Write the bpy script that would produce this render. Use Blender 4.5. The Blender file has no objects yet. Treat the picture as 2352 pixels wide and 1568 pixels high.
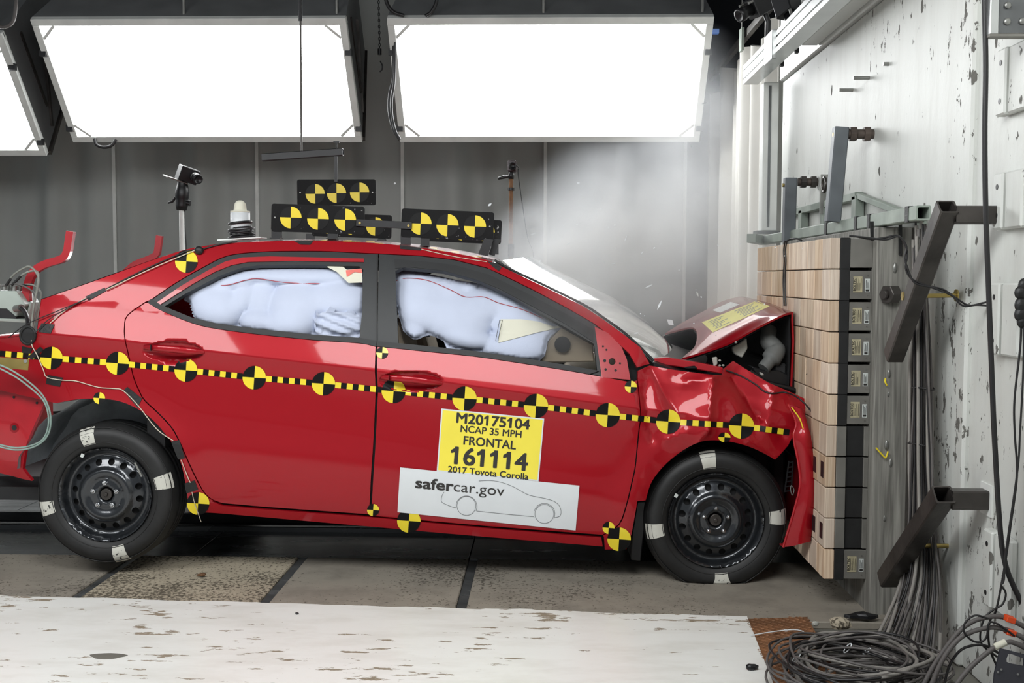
import bpy, bmesh, math, random
import numpy as np
from mathutils import Vector, Matrix, noise
from mathutils.geometry import delaunay_2d_cdt

random.seed(7)
SC = bpy.context.scene
COL = SC.collection

# ------------------------------------------------------------------ camera
F_PX, CX, CY = 2500.0, 1176.0, 784.0          # focal length in pixels of a 2352 x 1568 frame
CAM_H = 1.33
YAW, PITCH, ROLL = math.radians(1.70), math.radians(3.32), math.radians(0.18)
_F = Vector((-math.sin(YAW) * math.cos(PITCH), math.cos(YAW) * math.cos(PITCH), -math.sin(PITCH)))
_R0 = Vector((math.cos(YAW), math.sin(YAW), 0))
_U0 = _R0.cross(_F)
_R = _R0 * math.cos(ROLL) + _U0 * math.sin(ROLL)
_U = _R.cross(_F)
CAMLOC = Vector((0, 0, CAM_H))
cam_data = bpy.data.cameras.new('camera')
cam = bpy.data.objects.new('camera', cam_data)
COL.objects.link(cam)
cam_data.sensor_fit = 'HORIZONTAL'
cam_data.sensor_width = 36.0
cam_data.lens = 36.0 * F_PX / 2352.0
cam_data.clip_start, cam_data.clip_end = 0.05, 200
cam.matrix_world = Matrix(((_R.x, _U.x, -_F.x, 0), (_R.y, _U.y, -_F.y, 0), (_R.z, _U.z, -_F.z, CAM_H), (0, 0, 0, 1)))
SC.camera = cam

# ------------------------------------------------------------------ world, exposure
world = bpy.data.worlds.new('hall_ambience')
SC.world = world
world.use_nodes = True
world.node_tree.nodes['Background'].inputs[0].default_value = (0.9, 0.95, 1.0, 1)
world.node_tree.nodes['Background'].inputs[1].default_value = 0.24
SC.view_settings.view_transform = 'Standard'
SC.view_settings.look = 'None'
SC.view_settings.exposure = 0.0
SC.view_settings.gamma = 1.0
SC.view_settings.use_curve_mapping = False
try:
    SC.cycles.use_denoising = True
    SC.cycles.adaptive_threshold = 0.15
    SC.cycles.adaptive_min_samples = 16
    SC.cycles.volume_step_rate = 4.0
    SC.cycles.max_bounces = 6
    SC.cycles.diffuse_bounces = 3
    SC.cycles.glossy_bounces = 3
    SC.cycles.volume_bounces = 1
    SC.cycles.sample_clamp_indirect = 6.0
except Exception:
    pass
LAMP = 10.7            # radiance of every softbox diffuser

# ------------------------------------------------------------------ places seen through a pixel of the photograph
def ray(px, py):
    return _F + _R * ((px - CX) / F_PX) - _U * ((py - CY) / F_PX)
def PY(px, py, y):
    d = ray(px, py)
    return CAMLOC + d * (y / d.y)
def PX(px, py, x):
    d = ray(px, py)
    return CAMLOC + d * (x / d.x)
def PZ(px, py, z):
    d = ray(px, py)
    return CAMLOC + d * ((z - CAM_H) / d.z)
def PS(px, py, surf, y0=4.7):
    y = y0
    for _ in range(7):
        p = PY(px, py, y)
        y = surf(p.x, p.z)
    return PY(px, py, y)
def PR(x, y, z):
    v = Vector((x, y, z)) - CAMLOC
    w = v.dot(_F)
    return (CX + F_PX * v.dot(_R) / w, CY - F_PX * v.dot(_U) / w)

# ------------------------------------------------------------------ mesh helpers
def lerp(a, b, t):
    return a + (b - a) * t
def spline(pts, n=6, closed=False):
    P = [Vector(p) for p in pts]
    out = []
    m = len(P)
    rng = range(m if closed else m - 1)
    for i in rng:
        p1, p2 = P[i], P[(i + 1) % m]
        p0 = P[i - 1] if (i > 0 or closed) else p1 * 2 - p2
        p3 = P[(i + 2) % m] if (i + 2 < m or closed) else p2 * 2 - p1
        for k in range(n):
            t = k / n
            out.append(0.5 * ((2 * p1) + (p2 - p0) * t + (2 * p0 - 5 * p1 + 4 * p2 - p3) * t * t + (3 * p1 - p0 - 3 * p2 + p3) * t ** 3))
    if not closed:
        out.append(P[-1])
    return out

class MB:
    def __init__(self):
        self.v, self.f, self.m, self.s, self.n = [], [], [], [], None
    def add(self, verts, faces, mat=0, smooth=False):
        o = len(self.v)
        self.v += [tuple(p) for p in verts]
        for f in faces:
            self.f.append(tuple(i + o for i in f))
            self.m.append(mat)
            self.s.append(smooth)
        return self
    def box(self, c, s, rot=None, mat=0):
        c = Vector(c)
        vs = []
        for dx, dy, dz in ((-1, -1, -1), (1, -1, -1), (1, 1, -1), (-1, 1, -1), (-1, -1, 1), (1, -1, 1), (1, 1, 1), (-1, 1, 1)):
            p = Vector((dx * s[0] / 2, dy * s[1] / 2, dz * s[2] / 2))
            if rot is not None:
                p = rot @ p
            vs.append(c + p)
        return self.add(vs, ((0, 3, 2, 1), (4, 5, 6, 7), (0, 1, 5, 4), (1, 2, 6, 5), (2, 3, 7, 6), (3, 0, 4, 7)), mat)
    def box2(self, a, b, mat=0):
        a, b = Vector(a), Vector(b)
        return self.box((a + b) / 2, [abs(x) for x in (b - a)], None, mat)
    def frame(self, p0, p1, up=(0, 0, 1)):
        d = (Vector(p1) - Vector(p0)).normalized()
        u = Vector(up)
        if abs(d.dot(u)) > 0.98:
            u = Vector((0, 1, 0)) if abs(d.y) < 0.9 else Vector((1, 0, 0))
        s = d.cross(u).normalized()
        return d, s, s.cross(d)
    def beam(self, p0, p1, w, h, up=(0, 0, 1), mat=0):
        p0, p1 = Vector(p0), Vector(p1)
        d, s, u = self.frame(p0, p1, up)
        rot = Matrix((s, d, u)).transposed()
        return self.box((p0 + p1) / 2, (w, (p1 - p0).length, h), rot, mat)
    def sqtube(self, p0, p1, w, t, up=(0, 0, 1), mat=0, chamfer=0.15):
        """hollow square section from p0 to p1, open at both ends"""
        p0, p1 = Vector(p0), Vector(p1)
        d, s, u = self.frame(p0, p1, up)
        def ring(h):
            c = h * chamfer
            return [(-h + c, -h), (h - c, -h), (h, -h + c), (h, h - c), (h - c, h), (-h + c, h), (-h, h - c), (-h, -h + c)]
        o, i = ring(w / 2), ring(w / 2 - t)
        vs = [p + s * a + u * b for p in (p0, p1) for r in (o, i) for a, b in r]
        fs = []
        for k in range(8):
            j = (k + 1) % 8
            fs += [(k, j, 16 + j, 16 + k), (8 + j, 8 + k, 24 + k, 24 + j), (j, k, 8 + k, 8 + j), (16 + k, 16 + j, 24 + j, 24 + k)]
        return self.add(vs, fs, mat)
    def tube(self, pts, r, n=8, closed=False, mat=0, caps=True):
        P = [Vector(p) for p in pts]
        m = len(P)
        R = r if isinstance(r, (list, tuple)) else [r] * m
        up = None
        vs = []
        for i, p in enumerate(P):
            a = P[i - 1] if (i > 0 or closed) else p
            b = P[(i + 1) % m] if (i + 1 < m or closed) else p
            d = b - a
            d = d.normalized() if d.length > 1e-9 else Vector((0, 0, 1))
            if up is None:
                up = Vector((0, 0, 1)) if abs(d.z) < 0.9 else Vector((0, 1, 0))
            s = d.cross(up)
            s = s.normalized() if s.length > 1e-6 else Vector((1, 0, 0))
            up = s.cross(d)
            for k in range(n):
                a_ = 2 * math.pi * k / n
                vs.append(p + (s * math.cos(a_) + up * math.sin(a_)) * R[i])
        fs = []
        for i in range(m if closed else m - 1):
            for k in range(n):
                a0, a1 = i * n + k, i * n + (k + 1) % n
                b0, b1 = ((i + 1) % m) * n + k, ((i + 1) % m) * n + (k + 1) % n
                fs.append((a0, a1, b1, b0))
        self.add(vs, fs, mat, True)
        if caps and not closed:
            self.add(vs[:n], [tuple(range(n))[::-1]], mat)
            self.add(vs[-n:], [tuple(range(n))], mat)
        return self
    def cyl(self, p0, p1, r, n=16, mat=0, r2=None, smooth=True):
        p0, p1 = Vector(p0), Vector(p1)
        d, s, u = self.frame(p0, p1)
        r2 = r if r2 is None else r2
        a = [p0 + (s * math.cos(2 * math.pi * k / n) + u * math.sin(2 * math.pi * k / n)) * r for k in range(n)]
        b = [p1 + (s * math.cos(2 * math.pi * k / n) + u * math.sin(2 * math.pi * k / n)) * r2 for k in range(n)]
        self.add(a + b, [(k, (k + 1) % n, n + (k + 1) % n, n + k) for k in range(n)], mat, smooth)
        self.add(a, [tuple(range(n))[::-1]], mat)
        self.add(b, [tuple(range(n))], mat)
        return self
    def lathe(self, prof, o, axis, n=48, mat=0, smooth=True, up=(0, 0, 1)):
        """profile of (radius, height along axis)"""
        o, ax = Vector(o), Vector(axis).normalized()
        _, s, u = self.frame(Vector((0, 0, 0)), ax, up)
        vs = [o + ax * h + (s * math.cos(2 * math.pi * k / n) + u * math.sin(2 * math.pi * k / n)) * r for r, h in prof for k in range(n)]
        fs = [(i * n + k, i * n + (k + 1) % n, (i + 1) * n + (k + 1) % n, (i + 1) * n + k) for i in range(len(prof) - 1) for k in range(n)]
        return self.add(vs, fs, mat, smooth)
    def sphere(self, c, r, n=12, mat=0, sc=(1, 1, 1)):
        vs, fs = [], []
        for i in range(n // 2 + 1):
            t = math.pi * i / (n // 2)
            for k in range(n):
                a = 2 * math.pi * k / n
                vs.append((c[0] + r * sc[0] * math.sin(t) * math.cos(a), c[1] + r * sc[1] * math.sin(t) * math.sin(a), c[2] + r * sc[2] * math.cos(t)))
        for i in range(n // 2):
            for k in range(n):
                fs.append((i * n + k, (i + 1) * n + k, (i + 1) * n + (k + 1) % n, i * n + (k + 1) % n))
        return self.add(vs, fs, mat, True)
    def prism(self, poly, off, mat=0):
        """flat polygon (3-D points) given a thickness along off"""
        a = [Vector(p) for p in poly]
        off = Vector(off)
        n = len(a)
        b = [p + off for p in a]
        self.add(a + b, [tuple(range(n))[::-1], tuple(range(n, 2 * n))] + [(k, (k + 1) % n, n + (k + 1) % n, n + k) for k in range(n)], mat)
        return self
    def grid(self, rows, mat=0, smooth=True, flip=False):
        n = len(rows[0])
        vs = [p for r in rows for p in r]
        fs = []
        for i in range(len(rows) - 1):
            for k in range(n - 1):
                q = (i * n + k, i * n + k + 1, (i + 1) * n + k + 1, (i + 1) * n + k)
                fs.append(q[::-1] if flip else q)
        return self.add(vs, fs, mat, smooth)
    def solid(self, rows, off, mat=0, smooth=True):
        """a sheet of thickness off"""
        off = Vector(off)
        rows = [[Vector(p) for p in r] for r in rows]
        self.grid(rows, mat, smooth)
        back = [[p + off for p in r] for r in rows]
        self.grid(back, mat, smooth, True)
        loop = rows[0] + [r[-1] for r in rows[1:]] + rows[-1][::-1][1:] + [r[0] for r in rows[::-1][1:-1]]
        lb = [p + off for p in loop]
        n = len(loop)
        self.add(loop + lb, [(k, n + k, n + (k + 1) % n, (k + 1) % n) for k in range(n)], mat)
        return self
    def mesh(self, name, mats, bevel=0.0, origin=None, seg=1):
        o = Vector(origin) if origin is not None else Vector((0, 0, 0))
        me = bpy.data.meshes.new(name)
        me.from_pydata([(x - o.x, y - o.y, z - o.z) for x, y, z in self.v], [], self.f)
        for mt in mats:
            me.materials.append(mt)
        me.polygons.foreach_set('material_index', self.m)
        me.polygons.foreach_set('use_smooth', self.s)
        if bevel > 0:
            bm = bmesh.new()
            bm.from_mesh(me)
            bmesh.ops.remove_doubles(bm, verts=bm.verts, dist=1e-6)
            bm.normal_update()
            ed = [e for e in bm.edges if len(e.link_faces) == 2 and e.calc_face_angle(0) > 0.6]
            bmesh.ops.bevel(bm, geom=ed, offset=bevel, segments=seg, affect='EDGES', profile=0.6)
            bm.to_mesh(me)
            bm.free()
        me.update()
        return me
    def build(self, name, mats, parent=None, bevel=0.0, seg=1):
        if not isinstance(mats, (list, tuple)):
            mats = [mats]
        org = None
        if parent is None:
            a = np.array(self.v)
            lo, hi = a.min(0), a.max(0)
            org = Vector(((lo[0] + hi[0]) / 2, (lo[1] + hi[1]) / 2, lo[2]))
        me = self.mesh(name, mats, bevel, org, seg)
        return place(name, me, parent, org)

def place(name, me, parent=None, loc=None):
    ob = bpy.data.objects.new(name, me)
    COL.objects.link(ob)
    if loc is not None:
        ob.location = loc
    if parent is not None:
        ob.parent = parent
        ob.matrix_parent_inverse = ROOT_INV[parent.name]
        ROOT_INV[ob.name] = Matrix.Identity(4)
    else:
        ROOT_INV[ob.name] = Matrix.Translation(-Vector(loc)) if loc is not None else Matrix.Identity(4)
    return ob
ROOT_INV = {}

def tag(o, label=None, cat=None, group=None, kind=None):
    for k, v in (('label', label), ('category', cat), ('group', group), ('kind', kind)):
        if v:
            o[k] = v
    return o
def thing(name, label, cat, loc, group=None):
    e = bpy.data.objects.new(name, None)
    COL.objects.link(e)
    e.location = loc
    e.empty_display_size = 0.1
    ROOT_INV[e.name] = Matrix.Translation(-Vector(loc))
    return tag(e, label, cat, group)
def part_empty(name, parent):
    e = bpy.data.objects.new(name, None)
    COL.objects.link(e)
    e.empty_display_size = 0.05
    e.parent = parent
    e.matrix_parent_inverse = ROOT_INV[parent.name]
    ROOT_INV[e.name] = Matrix.Identity(4)
    return e

# ------------------------------------------------------------------ materials
def _principled(name):
    m = bpy.data.materials.new(name)
    m.use_nodes = True
    nt = m.node_tree
    return m, nt, nt.nodes['Principled BSDF'], nt.links
def srgb(r, g, b):
    def c(x):
        x /= 255.0
        return x / 12.92 if x <= 0.04045 else ((x + 0.055) / 1.055) ** 2.4
    return (c(r), c(g), c(b), 1)
def mat(name, col, rough=0.5, metal=0.0, coat=0.0, coat_rough=0.03, var=0.12, scale=8.0, bump=0.0, bscale=60.0, stretch=(1, 1, 1), spec=0.5, rvar=0.0):
    m, nt, b, L = _principled(name)
    N = nt.nodes
    tc = N.new('ShaderNodeTexCoord')
    mp = N.new('ShaderNodeMapping')
    mp.inputs['Scale'].default_value = stretch
    L.new(tc.outputs['Object'], mp.inputs['Vector'])
    nz = N.new('ShaderNodeTexNoise')
    nz.inputs['Scale'].default_value = scale
    nz.inputs['Detail'].default_value = 2 if var < 0.3 else 4
    L.new(mp.outputs['Vector'], nz.inputs['Vector'])
    cr = N.new('ShaderNodeValToRGB')
    cr.color_ramp.elements[0].position = 0.3
    cr.color_ramp.elements[1].position = 0.7
    c = col
    cr.color_ramp.elements[0].color = tuple(x * (1 - var) for x in c[:3]) + (1,)
    cr.color_ramp.elements[1].color = tuple(min(1, x * (1 + var)) for x in c[:3]) + (1,)
    L.new(nz.outputs['Fac'], cr.inputs['Fac'])
    L.new(cr.outputs['Color'], b.inputs['Base Color'])
    b.inputs['Roughness'].default_value = rough
    b.inputs['Metallic'].default_value = metal
    b.inputs['Coat Weight'].default_value = coat
    b.inputs['Coat Roughness'].default_value = coat_rough
    b.inputs['Specular IOR Level'].default_value = spec
    if rvar:
        mr = N.new('ShaderNodeMapRange')
        mr.inputs['To Min'].default_value = max(0, rough - rvar)
        mr.inputs['To Max'].default_value = min(1, rough + rvar)
        L.new(nz.outputs['Fac'], mr.inputs['Value'])
        L.new(mr.outputs['Result'], b.inputs['Roughness'])
    if bump:
        n2 = N.new('ShaderNodeTexNoise')
        n2.inputs['Scale'].default_value = bscale
        n2.inputs['Detail'].default_value = 4
        L.new(mp.outputs['Vector'], n2.inputs['Vector'])
        bp = N.new('ShaderNodeBump')
        bp.inputs['Strength'].default_value = bump
        bp.inputs['Distance'].default_value = 0.01
        L.new(n2.outputs['Fac'], bp.inputs['Height'])
        L.new(bp.outputs['Normal'], b.inputs['Normal'])
    return m
def emit(name, col, strength):
    m, nt, b, L = _principled(name)
    b.inputs['Base Color'].default_value = (0.8, 0.8, 0.8, 1)
    b.inputs['Emission Color'].default_value = col
    b.inputs['Emission Strength'].default_value = strength
    return m
def chipped(name, paint, under, amount, stretch=(1, 1, 1), scale=6.0, rough=0.35, bump=0.35, grime=(0.3, 0.27, 0.22, 1), gamt=0.25, fine=40.0, streak=(1, 1, 1), pits=0.0):
    """thick paint with flakes missing, a little grime"""
    m, nt, b, L = _principled(name)
    N = nt.nodes
    tc = N.new('ShaderNodeTexCoord')
    def tex(sc, st, detail=5, rgh=0.65):
        mp = N.new('ShaderNodeMapping')
        mp.inputs['Scale'].default_value = st
        L.new(tc.outputs['Object'], mp.inputs['Vector'])
        n = N.new('ShaderNodeTexNoise')
        n.inputs['Scale'].default_value = sc
        n.inputs['Detail'].default_value = detail
        n.inputs['Roughness'].default_value = rgh
        L.new(mp.outputs['Vector'], n.inputs['Vector'])
        return n.outputs['Fac']
    def ramp(sock, a, c):
        r = N.new('ShaderNodeMapRange')
        r.inputs['From Min'].default_value = a
        r.inputs['From Max'].default_value = c
        L.new(sock, r.inputs['Value'])
        return r.outputs['Result']
    def math_(op, a, c):
        q = N.new('ShaderNodeMath')
        q.operation = op
        for i, s in enumerate((a, c)):
            if isinstance(s, (int, float)):
                q.inputs[i].default_value = s
            else:
                L.new(s, q.inputs[i])
        return q.outputs[0]
    zone = ramp(tex(scale * 0.28, (1, 1, 1), 3), 0.40, 0.66)
    fl = tex(fine, stretch)
    thr = math_('ADD', fl, math_('MULTIPLY', zone, 0.16))
    chip = ramp(thr, 0.79 - amount, 0.80 - amount)
    if pits:
        mpv = N.new('ShaderNodeMapping')
        mpv.inputs['Scale'].default_value = (1, 1, 0.6)
        L.new(tc.outputs['Object'], mpv.inputs['Vector'])
        vo = N.new('ShaderNodeTexVoronoi')
        vo.inputs['Scale'].default_value = pits
        L.new(mpv.outputs['Vector'], vo.inputs['Vector'])
        wob = math_('ADD', vo.outputs['Distance'], math_('MULTIPLY', math_('SUBTRACT', fl, 0.5), 0.25))
        chip = math_('MAXIMUM', chip, ramp(wob, 0.095, 0.085))
    gr = math_('MULTIPLY', ramp(tex(scale, streak, 6), 0.45, 0.75), gamt)
    mx = N.new('ShaderNodeMix'); mx.data_type = 'RGBA'
    mx.inputs['A'].default_value = paint
    mx.inputs['B'].default_value = grime
    L.new(gr, mx.inputs['Factor'])
    ur = N.new('ShaderNodeMix'); ur.data_type = 'RGBA'
    ur.inputs['A'].default_value = under
    ur.inputs['B'].default_value = tuple(x * 0.45 for x in under[:3]) + (1,)
    L.new(tex(fine * 1.7, (1, 1, 1), 3), ur.inputs['Factor'])
    m2 = N.new('ShaderNodeMix'); m2.data_type = 'RGBA'
    L.new(mx.outputs['Result'], m2.inputs['A'])
    L.new(ur.outputs['Result'], m2.inputs['B'])
    L.new(chip, m2.inputs['Factor'])
    L.new(m2.outputs['Result'], b.inputs['Base Color'])
    rr = N.new('ShaderNodeMapRange')
    rr.inputs['To Min'].default_value = rough
    rr.inputs['To Max'].default_value = 0.85
    L.new(chip, rr.inputs['Value'])
    L.new(rr.outputs['Result'], b.inputs['Roughness'])
    h = math_('SUBTRACT', math_('MULTIPLY', tex(26, stretch, 5), 0.5), chip)
    bp = N.new('ShaderNodeBump')
    bp.inputs['Strength'].default_value = bump
    bp.inputs['Distance'].default_value = 0.006
    L.new(h, bp.inputs['Height'])
    L.new(bp.outputs['Normal'], b.inputs['Normal'])
    return m
def wood(name, c1, c2, stretch, scale=9.0, per_object=0.25, rough=0.75):
    m, nt, b, L = _principled(name)
    N = nt.nodes
    tc = N.new('ShaderNodeTexCoord')
    oi = N.new('ShaderNodeObjectInfo')
    sc = N.new('ShaderNodeVectorMath'); sc.operation = 'SCALE'
    sc.inputs[0].default_value = (7.3, 3.1, 5.7)
    L.new(oi.outputs['Random'], sc.inputs['Scale'])
    ad = N.new('ShaderNodeVectorMath'); ad.operation = 'ADD'
    L.new(tc.outputs['Object'], ad.inputs[0])
    L.new(sc.outputs[0], ad.inputs[1])
    mp = N.new('ShaderNodeMapping')
    mp.inputs['Scale'].default_value = stretch
    L.new(ad.outputs[0], mp.inputs['Vector'])
    n = N.new('ShaderNodeTexNoise')
    n.inputs['Scale'].default_value = scale
    n.inputs['Detail'].default_value = 6
    n.inputs['Distortion'].default_value = 0.6
    L.new(mp.outputs['Vector'], n.inputs['Vector'])
    cr = N.new('ShaderNodeValToRGB')
    cr.color_ramp.elements[0].position = 0.32
    cr.color_ramp.elements[1].position = 0.68
    cr.color_ramp.elements[0].color = c1
    cr.color_ramp.elements[1].color = c2
    L.new(n.outputs['Fac'], cr.inputs['Fac'])
    hs = N.new('ShaderNodeHueSaturation')
    L.new(cr.outputs['Color'], hs.inputs['Color'])
    mr = N.new('ShaderNodeMapRange')
    mr.inputs['To Min'].default_value = 1 - per_object
    mr.inputs['To Max'].default_value = 1 + per_object * 0.6
    L.new(oi.outputs['Random'], mr.inputs['Value'])
    L.new(mr.outputs['Result'], hs.inputs['Value'])
    mr2 = N.new('ShaderNodeMapRange')
    mr2.inputs['To Min'].default_value = 0.75
    mr2.inputs['To Max'].default_value = 1.2
    wn = N.new('ShaderNodeTexWhiteNoise'); wn.noise_dimensions = '1D'
    L.new(oi.outputs['Random'], wn.inputs['W'])
    L.new(wn.outputs['Value'], mr2.inputs['Value'])
    L.new(mr2.outputs['Result'], hs.inputs['Saturation'])
    L.new(hs.outputs['Color'], b.inputs['Base Color'])
    b.inputs['Roughness'].default_value = rough
    bp = N.new('ShaderNodeBump')
    bp.inputs['Strength'].default_value = 0.15
    bp.inputs['Distance'].default_value = 0.003
    L.new(n.outputs['Fac'], bp.inputs['Height'])
    L.new(bp.outputs['Normal'], b.inputs['Normal'])
    return m

M = {}
M['diffuser'] = emit('diffuser_glow', (0.97, 0.99, 1.0, 1), LAMP)
M['white_frame'] = mat('white_painted_steel', srgb(230, 232, 228), 0.5, var=0.08, scale=5)
M['housing'] = mat('dark_grey_sheet_metal', srgb(125, 127, 128), 0.55, var=0.15, scale=3)
M['black'] = mat('matt_black_metal', srgb(30, 30, 32), 0.45, var=0.25, scale=14)
M['black_plastic'] = mat('black_plastic', srgb(22, 22, 24), 0.38, var=0.2)
M['black_steel'] = mat('black_oxidised_steel', srgb(74, 70, 67), 0.36, metal=0.5, var=0.35, scale=7, bump=0.12, bscale=30, rvar=0.15)
M['rubber'] = mat('black_rubber', srgb(30, 30, 30), 0.62, var=0.2, scale=20)
M['cable'] = mat('black_cable_jacket', srgb(34, 33, 34), 0.45, var=0.15)
M['grey_cable'] = mat('grey_cable_jacket', srgb(142, 138, 132), 0.55, var=0.15)
M['dark_grey_cable'] = mat('dark_grey_cable_jacket', srgb(94, 90, 88), 0.55, var=0.15)
M['steel'] = mat('bare_steel', srgb(150, 150, 146), 0.4, metal=0.8, var=0.2, scale=12, rvar=0.15)
M['dull_steel'] = mat('dull_load_cell_steel', srgb(126, 124, 118), 0.5, metal=0.35, var=0.16, scale=9)
M['dark_steel'] = mat('dark_track_steel', srgb(118, 120, 121), 0.24, metal=0.6, var=0.35, scale=4, stretch=(0.5, 3, 1), rvar=0.15)
M['alu'] = mat('aluminium_extrusion', srgb(205, 207, 206), 0.3, metal=0.85, var=0.06)
M['zinc'] = mat('yellow_zinc_bolt', srgb(178, 158, 96), 0.35, metal=0.85, var=0.2)
M['rust'] = mat('rusty_steel', srgb(116, 84, 58), 0.7, metal=0.2, var=0.5, scale=14, bump=0.2)
M['old_nut'] = mat('dark_oxidised_nut', srgb(82, 72, 66), 0.55, metal=0.3, var=0.4, scale=20)
M['green_steel'] = mat('grey_green_painted_steel', srgb(146, 156, 146), 0.5, var=0.2, scale=9)
M['grey_arm'] = mat('grey_painted_arm', srgb(98, 103, 107), 0.5, metal=0.2, var=0.15)
M['tape'] = mat('black_cloth_tape', srgb(24, 24, 24), 0.5, var=0.3, scale=30, bump=0.2, bscale=90)
M['yellow'] = mat('yellow_vinyl', srgb(240, 216, 50), 0.35, coat=0.3, var=0.03)
M['ink'] = mat('black_vinyl', srgb(9, 9, 9), 0.5, var=0.1, spec=0.25)
M['paper'] = mat('white_placard', srgb(222, 226, 228), 0.4, var=0.02)
M['paper_yellow'] = mat('yellow_placard', srgb(247, 230, 80), 0.4, var=0.03)
M['print'] = mat('dark_print', srgb(48, 46, 44), 0.5, var=0.05)
M['thin_line'] = mat('grey_print_line', srgb(120, 122, 124), 0.5, var=0.05)

# ================================================================== the setting
def softbox(label, x0, x1, top, bot, depth, group, chain=True):
    """top / bot: (y, z) of the upper and lower edge of the lamp's face"""
    T, B = Vector((0, top[0], top[1])), Vector((0, bot[0], bot[1]))
    dn = (B - T).normalized()
    nrm = Vector((1, 0, 0)).cross(dn)
    if nrm.z > 0:
        nrm = -nrm                                  # the face looks down
    H = (B - T).length
    root = thing('softbox_light', label, 'softbox light', ((x0 + x1) / 2, (top[0] + bot[0]) / 2, min(top[1], bot[1])), group)
    def pt(x, s, d):                                # across, down the face, out of the face
        return Vector((x, 0, 0)) + T + dn * s + nrm * d
    # housing: a tapering tray behind the face
    bi = 0.10
    fr = [pt(x0, 0, 0), pt(x1, 0, 0), pt(x1, H, 0), pt(x0, H, 0)]
    bk = [pt(x0 + bi, bi, -depth), pt(x1 - bi, bi, -depth), pt(x1 - bi, H - bi * 1.6, -depth), pt(x0 + bi, H - bi * 1.6, -depth)]
    hb = MB()
    hb.add(fr + bk, [(0, 1, 5, 4), (1, 2, 6, 5), (2, 3, 7, 6), (3, 0, 4, 7), (4, 5, 6, 7)])
    hb.build('housing', M['housing'], root)
    fb = MB()
    w = 0.055
    def bar(a, b, wd, th, d0):
        fb.beam(a, b, wd, th, up=nrm)
    for s, ww in ((w / 2, w), (H - w / 2, w)):
        bar(pt(x0, s, 0.0), pt(x1, s, 0.0), ww, 0.05, 0)
    for x in (x0 + w / 2, x1 - w / 2):
        bar(pt(x, w, 0.0), pt(x, H - w, 0.0), w, 0.05, 0)
    fb.build('frame', M['white_frame'], root, bevel=0.004)
    for x, sx in ((x0 + w, 1), (x1 - w, -1)):
        for s, ss in ((w, 1), (H - w, -1)):
            MB().beam(pt(x, s + ss * 0.11, 0.018), pt(x + sx * 0.11, s, 0.018), 0.022, 0.006, up=nrm).build('corner_brace', M['white_frame'], root)
    db = MB()
    db.add([pt(x0 + w * 0.8, w * 0.8, -0.01), pt(x1 - w * 0.8, w * 0.8, -0.01), pt(x1 - w * 0.8, H - w * 0.8, -0.01), pt(x0 + w * 0.8, H - w * 0.8, -0.01)], [(0, 1, 2, 3)])
    db.build('diffuser', M['diffuser'], root)
    cb = None
    for x in (x0 + 0.012, x1 - 0.012):
        for s in (0.26, 0.88):
            cb = MB()
            cb.box(pt(x, s * H, 0.02), (0.05, 0.035, 0.05))
            cb.build('clip', M['black'], root)
    # ribs on the ends of the housing
    for x, dx in ((x0, 1), (x1, -1)):
        for a_, b_, w_ in ((pt(x, H, -0.02), pt(x + dx * bi, H - bi * 1.6, -depth), 0.04), (pt(x + dx * 0.02, H * 0.9, -0.25), pt(x + dx * 0.05, H * 0.35, -depth * 0.6), 0.03), (pt(x + dx * 0.03, H * 0.15, -0.3), pt(x + dx * 0.03, H * 0.75, -0.3), 0.03)):
            MB().beam(a_, b_, w_, w_).build('housing_rib', M['black_steel'], root)
    if chain:
        for x in (lerp(x0, x1, 0.48), x1 - 0.08):
            sb = MB()
            a = pt(x, 0.02, -0.06)
            sb.cyl(a, a + Vector((0, 0.0, 0.35)), 0.013, 8)
            sb.build('hanger', M['steel'], root)
    return root

YT, ZT, YB, ZB = 8.26, 1.33 + 0.2368 * 8.26, 8.98, 1.33 + 0.1252 * 8.98
G_FAR = 'softboxes hung over the far side of the track'
softbox('large glowing softbox with white frame hanging above the car boot and rear window', -3.9, -1.5, (YT, ZT), (YB, ZB), 1.15, G_FAR)
softbox('large glowing softbox with white frame nearest to the white barrier wall', -1.19, 1.25, (YT, ZT), (YB, ZB), 1.15, G_FAR)
softbox('glowing softbox cut off by the left picture edge, lower than the other two', -6.56, -4.12, (YT, ZT - 0.1), (YB, ZB - 0.11), 1.15, G_FAR)
# the matching row over the camera's side of the track: its glow is what the car's shoulder mirrors
G_NEAR = 'softboxes hung over the camera side of the track'
MY = 10.6
for x0_, x1_, nm in ((-4.5, -2.06, 'behind the rear wheel end of the car'), (-1.52, 0.80, 'facing the front door of the car')):
    softbox('softbox overhead on the camera side, ' + nm, x0_, x1_, (MY - YT, ZT), (MY - YB, ZB), 0.9, G_NEAR, chain=False)

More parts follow.
